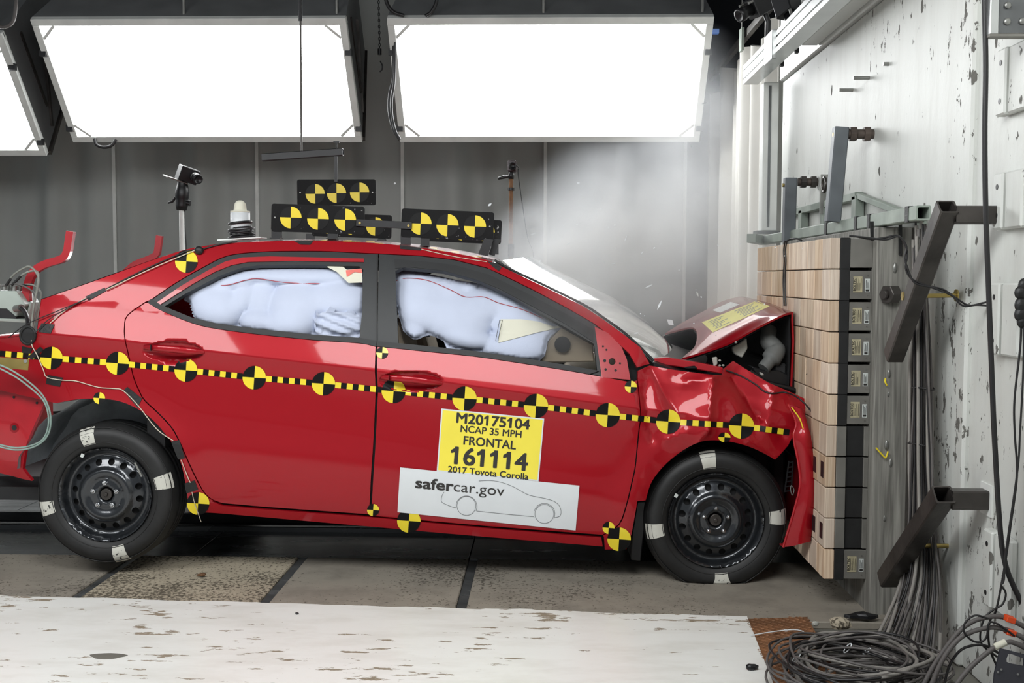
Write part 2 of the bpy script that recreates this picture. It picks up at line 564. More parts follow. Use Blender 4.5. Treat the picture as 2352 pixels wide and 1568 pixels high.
# --- curtains
M['curtain'] = mat('grey_backdrop_cloth', srgb(180, 183, 180), 0.85, var=0.08, scale=1.2, bump=0.05, bscale=200)
M['curtain_seam'] = mat('pale_seam_tape', srgb(240, 242, 238), 0.8, var=0.06)
M['side_curtain'] = mat('off_white_side_cloth', srgb(205, 203, 196), 0.85, var=0.07, scale=2)
CY_ = 10.7
cur = thing('backdrop_curtain', 'tall grey cloth backdrop hanging in folds behind the car and lights', 'curtain', (-2.5, CY_, 0))
seam_px = (-560, -60, 265, 592, 925, 1252, 1572)
sx = [PY(p, 520, CY_).x for p in seam_px]
for i in range(len(sx) - 1):
    a, b_ = sx[i], sx[i + 1]
    n = 44
    rows = [[], []]
    r_ = random.Random(i)
    ph = [r_.uniform(0, 6.28) for _ in range(4)]
    xs = [lerp(a, b_, k / n) for k in range(n + 1)]
    def fold(x, t):
        env = math.sin(math.pi * t) ** 0.5
        return env * (0.075 * math.sin(x * 9.5 + ph[0]) + 0.045 * math.sin(x * 17 + ph[1]) + 0.06 * math.sin(x * 4.2 + ph[2]))
    rows = []
    for j in range(9):
        z = j / 8 * 5.6
        rows.append([Vector((x, CY_ + fold(x + 0.05 * math.sin(z + i), k / n) * (1 - 0.25 * j / 8), z)) for k, x in enumerate(xs)])
    MB().solid(rows, (0, 0.006, 0)).build('curtain_panel', M['curtain'], cur)
    if i < len(sx) - 1:
        MB().box2((b_ - 0.016, CY_ - 0.02, 0), (b_ + 0.016, CY_ - 0.008, 5.6)).build('seam', M['curtain_seam'], cur)
sc_ = thing('side_curtain', 'off-white curtain on a slanting rail beyond the white barrier wall', 'curtain', (1.5, 8.2, 0))
for i, (ya, yb) in enumerate(((6.95, 7.75), (7.72, 8.7), (8.66, 9.7))):
    n = 40
    rows = []
    r_ = random.Random(40 + i)
    p0_, p1_ = r_.uniform(0, 6), r_.uniform(0, 6)
    for j in range(7):
        z = j / 6
        rows.append([])
        for k in range(n + 1):
            y = lerp(ya, yb, k / n)
            top = 3.02 + 0.05 * math.sin(y * 6 + p0_) - 0.04 * abs(math.sin(y * 3.4 + p1_))
            x = 1.50 + 0.05 * math.sin(y * 21 + p0_) + 0.03 * math.sin(y * 11 + p1_)
            rows[-1].append(Vector((x, y, z * top)))
    MB().solid(rows, (0.005, 0, 0)).build('curtain_panel', M['side_curtain'], sc_)
MB().beam((1.46, 5.6, 3.10), (1.46, 9.8, 3.10), 0.035, 0.05).build('rail', M['black_steel'], sc_)
MB().box((1.42, 8.05, 3.06), (0.02, 0.10, 0.16)).build('rail_bracket', M['green_steel'], sc_)
MB().cyl((1.42, 8.05, 3.1), (1.42, 8.05, 5.2), 0.006, 6).build('hanger_wire', M['steel'], sc_)

# --- dark shell of the hall
M['hall'] = mat('dark_hall_cladding', srgb(22, 24, 28), 0.8, var=0.2, scale=0.7)
tag(MB().box2((-9, 15, 0), (6, 15.2, 7)).build('wall_back', M['hall']), kind='structure')
tag(MB().box2((-9, -6, 6.6), (6, 15.2, 6.8)).build('ceiling', M['hall']), kind='structure')
M['skylight'] = emit('dim_blue_window_glow', srgb(70, 120, 200), 0.5)
for i, (a_, b_) in enumerate(((1622, 1634), (1637, 1652))):
    p_, q_ = PY(a_, 76, 14.9), PY(b_, 66, 14.9)
    tag(MB().box2((p_.x, 14.9, p_.z), (q_.x, 14.98, q_.z)).build('window_%d' % (i + 1), M['skylight']), kind='structure')

# --- floor
M['white_floor'] = chipped('white_floor_paint', srgb(252, 252, 247), srgb(176, 160, 138), 0.075, stretch=(0.35, 1.3, 1), scale=5, rough=0.3, bump=0.15, grime=srgb(206, 201, 188), gamt=0.4, fine=21, streak=(0.5, 1.4, 1))
M['concrete'] = chipped('lane_concrete', srgb(150, 143, 131), srgb(104, 97, 87), 0.12, stretch=(1, 1, 1), scale=5, rough=0.7, bump=0.3, grime=srgb(108, 103, 95), gamt=0.7, fine=55)
M['pale_concrete'] = chipped('pale_pitted_concrete', srgb(182, 171, 150), srgb(112, 103, 88), 0.21, stretch=(1, 1, 1), scale=6, rough=0.75, bump=0.5, grime=srgb(146, 135, 118), gamt=0.5, fine=60)
M['grey_floor'] = mat('grey_hall_concrete', srgb(116, 114, 106), 0.7, var=0.2, scale=3, bump=0.1)
tag(MB().box2((-9, -6, -0.30), (6, 15.2, -0.03)).build('floor', M['grey_floor']), kind='structure')
# white painted slab: wavy paint edge along the lane
e0, e1 = PZ(-200, 1361.5, 0.008), PZ(1716, 1415, 0.008)
pl = PZ(1776, 1568, 0.008)
front = []
nE = 150
for k in range(nE + 1):
    t = k / nE
    p = e0.lerp(e1, t)
    w_ = 0.012 * noise.noise((p.x * 5, 1.3, 0)) + 0.008 * noise.noise((p.x * 17, 5.3, 0)) + (0.012 if 1.0 < (p.x * 1.7 + 9) % 1.9 < 1.35 else 0)
    front.append(Vector((p.x, p.y + w_, 0.008)))
far_left = e0 + (e0 - e1).normalized() * 4
edge_dir = (pl - e1) / (pl.y - e1.y)
nb = e1 + edge_dir * (-4 - e1.y)
outline = [Vector((far_left.x, far_left.y, 0.008))] + front + [Vector((nb.x, nb.y, 0.008)), Vector((far_left.x, -4, 0.008))]
wf = MB()
wf.prism(outline, (0, 0, -0.03))
tag(wf.build('floor_white_slab', M['white_floor']), kind='structure')
MB_ = MB()
hp = PZ(247, 1506, 0.009)
MB_.prism([hp + Vector((0.062 * math.cos(a) * (1 + 0.2 * math.sin(3 * a)), 0.03 * math.sin(a), 0)) for a in [2 * math.pi * k / 16 for k in range(16)]], (0, 0, -0.004))
tag(MB_.build('floor_patch', M['grey_floor']), kind='structure')
# lane slabs with steel joints
lane = thing('floor_lane', None, None, (0, 5, -0.03))
tag(lane, kind='structure')
Yf = 4.2
JX = [PZ(180, 1365, 0).x, PZ(612, 1375, 0).x, PZ(1060, 1390, 0).x]
step = JX[1] - JX[0]
xs = [-7, JX[0] - 2 * step, JX[0] - step] + JX + [2.3]
YL = PZ(900, 1280, 0).y
for i in range(len(xs) - 1):
    MB().box2((xs[i] + 0.022, Yf, -0.03), (xs[i + 1] - 0.022, YL - 0.01, 0.0)).build('concrete_slab', M['pale_concrete'] if i == 3 else M['concrete'], lane, bevel=0.004)
for x in xs[1:-1]:
    MB().box2((x - 0.02, Yf, -0.03), (x + 0.02, YL, -0.008)).build('joint_strip', M['dark_steel'], lane)
# tow track of steel plates between the wheels
track = thing('floor_tow_track', None, None, (0, 5.8, -0.03))
tag(track, kind='structure')
for i in range(7):
    xa, xb = -7 + i * 1.33, -7 + (i + 1) * 1.33 - 0.006
    MB().box2((xa, YL, -0.03), (xb, 5.62, -0.004)).build('track_plate', M['dark_steel'], track, bevel=0.002)
    MB().box2((xa, 6.0, -0.03), (xb, 6.46, -0.004)).build('track_plate', M['dark_steel'], track, bevel=0.002)
for y in (5.64, 5.94):
    MB().box2((-7, y - 0.022, -0.03), (2.2, y + 0.022, 0.022)).build('rail', M['dark_steel'], track, bevel=0.004)
MB().box2((-7, 5.66, -0.03), (2.2, 5.92, -0.026)).build('slot', M['black'], track)
MB().box2((-7, 6.47, -0.03), (2.2, 6.53, 0.012)).build('edge_angle', M['steel'], track, bevel=0.003)

# --- barrier wall
WX = 1.455
M['wall_white'] = chipped('chipped_white_wall_paint', srgb(212, 214, 209), srgb(120, 118, 112), 0.06, stretch=(1, 1.4, 0.7), scale=4, rough=0.5, bump=0.5, grime=srgb(176, 174, 166), gamt=0.35, fine=20, streak=(1, 2.2, 0.35), pits=7.0)
M['wall_smooth'] = mat('glossy_white_beam_paint', srgb(214, 215, 211), 0.28, var=0.06, scale=3, bump=0.12, bscale=25)
tag(MB().box2((WX, 3.80, -0.03), (3.6, 6.80, 2.54)).build('wall_right', M['wall_white'], bevel=0.01), kind='structure')
tag(MB().box2((WX - 0.02, 3.6, 2.54), (3.6, 6.80, 4.6)).build('wall_right_upper', M['wall_smooth'], bevel=0.006), kind='structure')
tag(MB().box2((WX - 0.11, 3.4, 2.56), (WX - 0.02, 5.87, 2.80)).build('trim_1', M['wall_smooth'], bevel=0.006), kind='structure')
# steel-faced pier at the near end of the wall
pier = thing('wall_pier', None, None, (1.7, 3.8, 0))
tag(pier, kind='structure')
MB().box2((WX + 0.02, 1.6, -0.03), (3.4, 3.82, 4.4)).build('pier_face', M['wall_white'], pier, bevel=0.008)
for za, zb in ((1.85, 2.06), (1.49, 1.67), (1.09, 1.32), (0.27, 0.52)):
    MB().box2((WX - 0.015, 3.50, za), (WX + 0.02, 3.57, zb)).box2((WX - 0.005, 3.38, za), (WX + 0.02, 3.50, zb)).build('channel_bracket', M['wall_white'], pier, bevel=0.006)
    for zz in (za + 0.045, zb - 0.045):
        MB().cyl((WX - 0.0165, 3.535, zz), (WX - 0.01, 3.535, zz), 0.009, 10).build('bolt_hole', M['black'], pier)

# --- rebar stubs on the wall
for i, (a, b_) in enumerate((((1961, 180), (1997, 179)), ((1928, 207.5), (1959, 206.5)), ((2029, 147), (2041, 147)))):
    q = PX(b_[0], b_[1], WX)
    L_ = (b_[0] - a[0]) * q.y / 2500
    tag(MB().cyl((q.x - L_, q.y, q.z), (q.x + 0.02, q.y, q.z), 0.008, 10).build('steel_pin', M['steel']),
        ('upper long steel pin sticking out of the white wall', 'lower long steel pin sticking out of the white wall', 'short steel stub high on the white wall')[i], 'pin', 'pins in the wall')

# ================================================================== load cell barrier
BX0, BX1, BX2, BX3, BX4 = 1.128, 1.169, 1.207, 1.296, 1.44
BY0, COLS, ROWS = 4.35, 12, 11
ZTOP, ZBOT = PY(1912, 545, BY0).z, PY(1900, 1331, BY0).z
RH = (ZTOP - ZBOT) / ROWS
CW = 1.47 / COLS
M['wood'] = wood('plywood_block', srgb(196, 168, 142), srgb(230, 210, 186), (30, 3.0, 0.4), 8, 0.2)
M['wood_end'] = M['wood']
M['weathered'] = wood('weathered_grey_timber', srgb(96, 94, 88), srgb(150, 148, 140), (16, 16, 0.7), 4, 0.0, 0.7)
bar = thing('load_cell_barrier', 'barrier of stacked plywood blocks and grey load cells against the white wall', 'barrier', (1.25, 5.1, ZBOT))
wm = MB().box((0, 0, 0), (BX1 - BX0, CW - 0.004, RH - 0.004)).mesh('wood_block', [M['wood']], bevel=0.0025)
for r in range(ROWS):
    for c in range(COLS):
        o = place('wood_block', wm, bar)
        o.location = (Vector(((BX0 + BX1) / 2 + random.uniform(-0.002, 0.002), BY0 + CW * (c + 0.5), ZTOP - RH * (r + 0.5))))
TEXT_JOBS = []
pad_m, cell_m = MB(), MB()
def row_bar(name, xa, xb, r, mt, ya=BY0, yb=BY0 + COLS * CW, gap=0.003):
    z1 = ZTOP - RH * r - gap
    z0 = ZTOP - RH * (r + 1) + gap
    return MB().box2((xa, ya, z0), (xb, yb, z1)).build(name, mt, bar, bevel=0.0015)
M['nameplate'] = mat('aged_nameplate', srgb(176, 168, 138), 0.5, var=0.15, scale=40)
M['labelpaper'] = mat('white_label', srgb(205, 210, 206), 0.5, var=0.05, scale=40)
for r in range(ROWS):
    plate = (1 <= r <= 5) or r == 10
    if r <= 5 or r == 10:
        row_bar('rubber_pad', BX1, BX2, r, M['rubber'], gap=0.0005)
        cell = row_bar('load_cell', BX2, BX3, r, M['dull_steel'], BY0 + 0.002, BY0 + CW, 0.006 if r < 10 else 0.004)
        row_bar('load_cell_row', BX2 + 0.002, BX3, r, M['dull_steel'], BY0 + CW + 0.004, BY0 + COLS * CW, 0.006)
        if plate:
            z0 = ZTOP - RH * (r + 1)
            yy = BY0 + 0.002
            npb = MB().box2((BX2 + 0.014, yy - 0.0015, z0 + 0.033), (BX2 + 0.050, yy + 0.001, z0 + 0.096))
            npo = npb.build('nameplate', M['nameplate'], cell)
            MB().box2((BX2 + 0.060, yy - 0.001, z0 + 0.034), (BX2 + 0.079, yy + 0.001, z0 + 0.087)).build('label', M['labelpaper'], cell)
            lb = MB().box2((BX2 + 0.063, yy - 0.0016, z0 + 0.037), (BX2 + 0.076, yy - 0.0008, z0 + 0.045))
            for q in range(4):
                xx = BX2 + 0.0635 + q * 0.0035
                lb.box2((xx, yy - 0.0016, z0 + 0.048), (xx + 0.0016, yy - 0.0008, z0 + 0.082 - 0.005 * (q % 3)))
            for q in range(5):
                xx = BX2 + 0.026 + q * 0.0045
                lb.box2((xx, yy - 0.0022, z0 + 0.040), (xx + 0.0012, yy - 0.0012, z0 + 0.088 - 0.009 * ((q * 2) % 4)))
            lb.build('fine_print', M['print'], cell)
            TEXT_JOBS.append(('BOLTEC', BX2 + 0.0185, yy - 0.002, z0 + 0.064, cell))
            for zz, xx in ((0.022, 0.070), (0.100, 0.070)):
                MB().cyl((BX2 + xx, yy - 0.003, z0 + zz), (BX2 + xx, yy + 0.002, z0 + zz), 0.0022, 8).build('screw', M['steel'], cell)
    else:
        row_bar('spacer', BX1, BX2, r, M['dull_steel'])
        row_bar('recess', BX2, BX2 + 0.07, r, M['rubber'], BY0 + 0.01)
        row_bar('spacer', BX2 + 0.07, BX3, r, M['dull_steel'])
PLT = MB().box2((BX3, 4.30, -0.03), (BX4, 6.0, 1.535)).build('mounting_timber', M['weathered'], bar, bevel=0.006)
MB().box2((BX4 - 0.012, 4.285, -0.02), (BX4 + 0.006, 4.32, 1.53)).build('edge_angle', M['black_steel'], bar)
# nuts and bolts on the timber
def hexnut(p, d, r, h, name='nut', mt=None, parent=None, stud=True):
    p, d = Vector(p), Vector(d).normalized()
    b = MB().cyl(p, p + d * h, r, 6, smooth=False)
    if stud:
        b.cyl(p + d * h, p + d * (h + 0.5 * r), r * 0.5, 10)
    return b.build(name, mt or M['steel'], parent, bevel=r * 0.06)
hexnut(PY(2056, 676, 4.30), (-0.85, -0.5, 0), 0.038, 0.05, 'nut', M['black_steel'], bar)
for px_, py_, rr in ((2055, 615, 0.012), (2031, 1190, 0.007), (2036, 1022, 0.012), (2045, 1062, 0.010), (2041, 858, 0.010), (2040, 905, 0.006)):
    p = PY(px_, py_, 4.30)
    MB().sphere((p.x, p.y - 0.002, p.z), rr, 10, sc=(0.7, 0.5, 1.8)).build('bolt_head', M['steel'], bar)
for r in (7, 9):
    z = ZTOP - RH * (r + 0.5)
    MB().box2((BX0 - 0.002, BY0 + 0.03, z - 0.03), (BX0 + 0.004, BY0 + 0.075, z + 0.035)).build('bolt_pocket', M['black'], bar)
    MB().box2((BX0 - 0.002, BY0 + CW + 0.03, z - 0.03), (BX0 + 0.004, BY0 + CW + 0.075, z + 0.035)).build('bolt_pocket', M['black'], bar)

# ================================================================== the car
M['red'] = None
def car_paint():
    m, nt, b, L = _principled('red_metallic_car_paint')
    N = nt.nodes
    lw = N.new('ShaderNodeLayerWeight')
    lw.inputs['Blend'].default_value = 0.35
    mx = N.new('ShaderNodeMix'); mx.data_type = 'RGBA'
    mx.inputs['A'].default_value = (0.37, 0.004, 0.011, 1)
    mx.inputs['B'].default_value = (0.17, 0.002, 0.007, 1)
    L.new(lw.outputs['Facing'], mx.inputs['Factor'])
    L.new(mx.outputs['Result'], b.inputs['Base Color'])
    b.inputs['Metallic'].default_value = 0.25
    b.inputs['Roughness'].default_value = 0.42
    b.inputs['Coat Weight'].default_value = 0.62
    b.inputs['Coat Roughness'].default_value = 0.05
    b.inputs['Coat IOR'].default_value = 1.5
    b.inputs['Specular IOR Level'].default_value = 0.2
    return m
M['red'] = car_paint()
M['red_plain'] = mat('red_inner_panel_paint', (0.42, 0.008, 0.016, 1), 0.35, coat=0.6, var=0.1)
M['trim_black'] = mat('black_door_trim', srgb(38, 40, 41), 0.5, var=0.06, scale=20)
M['seal'] = mat('black_rubber_seal', srgb(26, 27, 28), 0.55, var=0.1)
M['dark'] = mat('dark_interior', srgb(34, 34, 35), 0.7, var=0.2)
M['liner'] = mat('grey_wheel_liner', srgb(160, 166, 170), 0.6, var=0.35, scale=7, bump=0.4, bscale=18)
M['airbag'] = mat('pale_airbag_fabric', srgb(200, 208, 228), 0.8, var=0.02, bump=0.08, bscale=300)
M['cloth_white'] = mat('cream_fabric', srgb(226, 224, 206), 0.85, var=0.04)
M['beige'] = mat('beige_interior', srgb(150, 138, 120), 0.75, var=0.1)

Y0 = 4.665                      # the car's near side
YC = Y0 + 0.888                 # its centre line
def curve_of(pp, y=4.68):
    w = [PY(a, b, y) for a, b in pp]
    s = spline([(p.x, p.z, 0) for p in w], 8)
    return np.array([p[0] for p in s]), np.array([p[1] for p in s])
CREASE = curve_of([(-500, 728), (-150, 748), (0, 757), (84, 765), (286, 783), (468, 805), (660, 827), (860, 851), (1022, 877), (1181, 899), (1330, 920), (1460, 937), (1700, 968), (1900, 994)])
BELT = curve_of([(-500, 660), (0, 674), (200, 688), (345, 710), (500, 745), (600, 766), (845, 797), (1000, 811), (1200, 837), (1400, 872), (1480, 886), (1900, 935)])
RW, FW = PY(240, 1137, 4.72), PY(1645, 1196, 4.72)
TYRE_R = 0.317
def seg_d(x, z, a, b):
    ax, az, bx, bz = a[0], a[1], b[0], b[1]
    dx, dz = bx - ax, bz - az
    t = max(0.0, min(1.0, ((x - ax) * dx + (z - az) * dz) / (dx * dx + dz * dz)))
    return math.hypot(x - ax - t * dx, z - az - t * dz)
def pxz(a, b):
    p = PY(a, b, 4.68)
    return (p.x, p.z)
# folds of the crumpled wing: from, to, height (out of the side is negative), width
FOLDS = [(pxz(*a), pxz(*b), h, w) for a, b, h, w in (
    ((1500, 850), (1560, 960), 0.022, 0.045), ((1640, 868), (1622, 985), -0.034, 0.05), ((1622, 985), (1600, 1020), -0.016, 0.035),
    ((1690, 870), (1745, 960), 0.030, 0.05), ((1780, 900), (1760, 985), -0.024, 0.04), ((1575, 880), (1640, 868), -0.012, 0.03),
    ((1475, 900), (1500, 1010), 0.018, 0.03), ((1745, 960), (1800, 1000), 0.02, 0.04), ((1530, 1010), (1575, 990), -0.014, 0.03), ((1720, 1010), (1780, 1050), -0.02, 0.035))]
HANDLES = [(pxz(398, 807), 0.134, 0.043), (pxz(944, 875), 0.140, 0.044)]
XFEND = pxz(1470, 950)[0]
def side(x, z):
    c = float(np.interp(x, *CREASE))
    b = float(np.interp(x, *BELT))
    h = max(b - c, 0.03)
    if z >= b:
        y = h * 0.34 + 0.31 * (z - b) + 0.25 * (z - b) ** 2
    elif z >= c:
        u = z - c
        y = u * 0.27 + u * u / h * 0.07
    else:
        d = c - z
        y = 0.020 * (1 - math.exp(-d / 0.06)) - 0.010 * math.exp(-((d - 0.43) / 0.10) ** 2) + 0.9 * max(0.0, d - 0.52) ** 2
    y += 0.018 * ((x + 0.6) / 1.6) ** 2
    if x < -2.0:
        y += 0.30 * ((-2.0 - x) / 0.9) ** 2
    for w in (RW, FW):
        r = math.hypot(x - w.x, z - w.z)
        if r < 0.75:
            y -= 0.014 * math.exp(-((r - 0.39) / 0.07) ** 2)
    if x > XFEND - 0.02:
        k = min(1.0, (x - XFEND + 0.02) / 0.05)
        for a, b_, hh, ww in FOLDS:
            d = seg_d(x, z, a, b_)
            if d < ww * 5:
                y += k * hh * math.exp(-d / ww)
        y += k * 0.010 * noise.noise((x * 9, z * 9, 3.1))
    for (hx, hz), rx, rz in HANDLES:
        q = ((x - hx) / rx) ** 2 + ((z - hz) / rz) ** 2
        if q < 1:
            y += 0.026 * (1 - q) ** 0.6
    return Y0 + y
def side_n(x, z, s=side):
    e = 0.004
    dx = (s(x + e, z) - s(x - e, z)) / (2 * e)
    dz = (s(x, z + e) - s(x, z - e)) / (2 * e)
    return Vector((dx, -1, dz)).normalized()

# ---- filling an outline with a triangulated sheet
def inside(pts, poly):
    x, y = pts[:, 0], pts[:, 1]
    r = np.zeros(len(pts), bool)
    px_, py_ = poly[:, 0], poly[:, 1]
    j = len(poly) - 1
    for i in range(len(poly)):
        c = ((py_[i] > y) != (py_[j] > y)) & (x < (px_[j] - px_[i]) * (y - py_[i]) / (py_[j] - py_[i] + 1e-15) + px_[i])
        r ^= c
        j = i
    return r
def densify(poly, s):
    out = []
    n = len(poly)
    for i in range(n):
        a, b = poly[i], poly[(i + 1) % n]
        L_ = math.hypot(b[0] - a[0], b[1] - a[1])
        k = max(1, int(math.ceil(L_ / s)))
        for t in range(k):
            out.append((a[0] + (b[0] - a[0]) * t / k, a[1] + (b[1] - a[1]) * t / k))
    return out
def offset_poly(poly, d):
    P = np.array(poly)
    n = len(P)
    area = 0.5 * np.sum(P[:, 0] * np.roll(P[:, 1], -1) - np.roll(P[:, 0], -1) * P[:, 1])
    sg = 1 if area > 0 else -1
    out = []
    for i in range(n):
        a, b, c = P[i - 1], P[i], P[(i + 1) % n]
        t1 = (b - a) / (np.linalg.norm(b - a) + 1e-12)
        t2 = (c - b) / (np.linalg.norm(c - b) + 1e-12)
        n1 = np.array((-t1[1], t1[0])) * sg
        n2 = np.array((-t2[1], t2[0])) * sg
        m_ = n1 + n2
        l_ = np.linalg.norm(m_)
        m_ = n1 if l_ < 0.3 else m_ / l_
        out.append(tuple(b + m_ * d / max(0.5, float(np.dot(m_, n1)))))
    return out
def fill(outer, holes, sp, fine=(), lines=()):
    loops = [densify(outer, sp)] + [densify(h, min(sp, 0.02)) for h in holes]
    vs, ed, idx = [], [], []
    for lp in loops:
        o = len(vs)
        vs += lp
        ed += [(o + i, o + (i + 1) % len(lp)) for i in range(len(lp))]
        idx.append(list(range(o, o + len(lp))))
    A = np.array(loops[0])
    lo, hi = A.min(0), A.max(0)
    gx, gy = np.meshgrid(np.arange(lo[0] + sp / 2, hi[0], sp), np.arange(lo[1] + sp / 2, hi[1], sp))
    G = np.stack([gx.ravel(), gy.ravel()], 1)
    G[:, 0] += np.where((np.round((G[:, 1] - lo[1]) / sp - 0.5).astype(int) % 2) == 1, sp * 0.25, -sp * 0.25)
    for (cx, cz, rx, rz, fs) in fine:
        ux, uy = np.meshgrid(np.arange(cx - rx, cx + rx, fs), np.arange(cz - rz, cz + rz, fs))
        G = np.concatenate([G[~((abs(G[:, 0] - cx) < rx) & (abs(G[:, 1] - cz) < rz))], np.stack([ux.ravel(), uy.ravel()], 1)])
    LP = []
    for ln in lines:
        q = np.array(ln)
        okl = inside(q, A)
        for lp in loops[1:]:
            okl &= ~inside(q, np.array(lp))
        B0 = np.array(vs)
        for i in range(len(q)):
            if okl[i] and np.sqrt(((B0 - q[i]) ** 2).sum(1)).min() < 0.004:
                okl[i] = False
        prev = None
        for i in range(len(q)):
            if okl[i]:
                LP.append(tuple(q[i]))
                vs.append((float(q[i][0]), float(q[i][1])))
                if prev == i - 1:
                    ed.append((len(vs) - 2, len(vs) - 1))
                prev = i
    keep = inside(G, A)
    for lp in loops[1:]:
        keep &= ~inside(G, np.array(lp))
    G = G[keep]
    B = np.array(vs)
    if len(G):
        d = np.full(len(G), 9.0)
        for i in range(0, len(B), 64):
            q = B[i:i + 64]
            d = np.minimum(d, np.sqrt(((G[:, None, :] - q[None]) ** 2).sum(2)).min(1))
        G = G[d > sp * 0.45] if not fine else G[d > np.where(np.any([((abs(G[:, 0] - f[0]) < f[2]) & (abs(G[:, 1] - f[1]) < f[3])) for f in fine], axis=0), 0.004, sp * 0.45)]
    allv = [Vector(v) for v in vs] + [Vector((float(g[0]), float(g[1]))) for g in G]
    r = delaunay_2d_cdt(allv, ed, [], 0, 1e-7)
    rv = np.array([tuple(v) for v in r[0]])
    tri = [t for t in r[2] if len(t) == 3]
    T = np.array(tri)
    cen = rv[T].mean(1)
    ok = inside(cen, np.array(loops[0]))
    for lp in loops[1:]:
        ok &= ~inside(cen, np.array(lp))
    T = T[ok]
    # wind counter-clockwise
    a, b, c = rv[T[:, 0]], rv[T[:, 1]], rv[T[:, 2]]
    cr = (b[:, 0] - a[:, 0]) * (c[:, 1] - a[:, 1]) - (b[:, 1] - a[:, 1]) * (c[:, 0] - a[:, 0])
    T[cr < 0] = T[cr < 0][:, ::-1]
    return rv, T
def sheet(name, outer, mt, parent, surf=side, holes=(), sp=0.03, rim=0.015, fine=(), normals=True, lift=0.0, lines=()):
    """a panel given by an outline in (x, z), lying on y = surf(x, z)"""
    rv, T = fill(outer, holes, sp, fine, lines)
    if lift:
        S = lambda x, z: surf(x, z) + lift
    else:
        S = surf
    vs = [(float(x), S(float(x), float(z)), float(z)) for x, z in rv]
    nv = len(vs)
    faces = [tuple(int(i) for i in t) for t in T]
    nrm = [side_n(v[0], v[2], S) for v in vs]
    loopn = []
    for f in faces:
        loopn += [nrm[i] for i in f]
    if rim:
        cnt = {}
        for f in faces:
            for i in range(3):
                cnt[(f[i], f[(i + 1) % 3])] = 1
        bd = [(a, b) for (a, b) in cnt if (b, a) not in cnt]
        for a, b in bd:
            o = len(vs)
            pa, pb = Vector(vs[a]), Vector(vs[b])
            qa, qb = pa - nrm[a] * rim, pb - nrm[b] * rim
            vs += [tuple(pa), tuple(pb), tuple(qb), tuple(qa)]
            faces.append((o + 1, o, o + 3, o + 2))
            fn = (pa - pb).cross(qa - pa)
            fn = fn.normalized() if fn.length > 1e-12 else Vector((0, -1, 0))
            loopn += [fn] * 4
    me = bpy.data.meshes.new(name)
    me.from_pydata(vs, [], faces)
    me.materials.append(mt)
    me.polygons.foreach_set('use_smooth', [True] * len(faces))
    if normals:
        me.normals_split_custom_set([tuple(n) for n in loopn])
    me.update()
    return place(name, me, parent)
def xz(pp, surf=side):
    out = []
    for a, b in pp:
        p = PS(a, b, surf)
        out.append((p.x, p.z))
    return out
def sm(pp, n=4):
    return [(p[0], p[1]) for p in spline([(a, b, 0) for a, b in pp], n)]
def panel(name, pp, mt, parent, inset=0.0025, surf=side, holes=(), **kw):
    o = xz(pp, surf)
    if inset:
        o = offset_poly(densify(o, 0.03), inset)
    return sheet(name, o, mt, parent, surf, [xz(h, surf) for h in holes], **kw)

car = thing('car', 'red saloon car with crumpled front pressed against the plywood barrier', 'car', (-0.62, YC, 0))

# ---- outlines, in the pixels of the photograph
EDGE = sm([(94, 687), (245, 634), (330, 603), (408, 577), (454, 566), (510, 559), (560, 556), (673, 551), (828, 555), (947, 565), (1066, 584), (1130, 600)])
A_UP = [(1182, 625), (1260, 662), (1340, 702), (1384, 731), (1440, 772), (1472, 797), (1494, 836)]
A_LOW = [(1463, 845), (1444, 812), (1408, 778), (1365, 744), (1299, 706), (1222, 665), (1146, 628), (1120, 617)]
FR_F = [(1120, 616), (1044, 597), (967, 588), (870, 583)]
FR_R = sm([(840, 582), (760, 578), (697, 577), (621, 578), (557, 582), (513, 591), (467, 614), (404, 650), (345, 690)])
SEAM_R = sm([(334, 694), (293, 724), (286, 750), (287, 778), (295, 814), (301, 842), (308, 870), (319, 896), (332, 919), (365, 950), (395, 983), (413, 1016), (431, 1057), (449, 1095), (467, 1128), (485, 1146), (510, 1156)], 3)
ARCH_R = sm([(431, 1172), (428, 1128), (416, 1069), (398, 1024), (375, 993), (352, 967), (324, 945), (293, 929), (263, 920), (230, 917), (194, 917), (163, 920), (128, 927)], 3)
BELT_R = sm([(340, 694), (373, 713), (442, 741), (498, 754), (595, 767), (723, 780), (825, 787), (864, 795)], 3)
BELT_F = sm([(866, 795), (911, 799), (998, 808), (1095, 818), (1197, 833), (1299, 849), (1378, 863), (1447, 876)], 3)
SEAM_F = sm([(1464, 872), (1469, 919), (1472, 957), (1468, 985), (1464, 1024), (1459, 1072), (1451, 1110), (1439, 1159), (1422, 1204), (1384, 1229)], 3)
ARCH_F = sm([(1780, 1057), (1758, 1044), (1724, 1028), (1686, 1017), (1648, 1012), (1610, 1015), (1571, 1034), (1538, 1059), (1513, 1085), (1495, 1113), (1484, 1150)], 3)

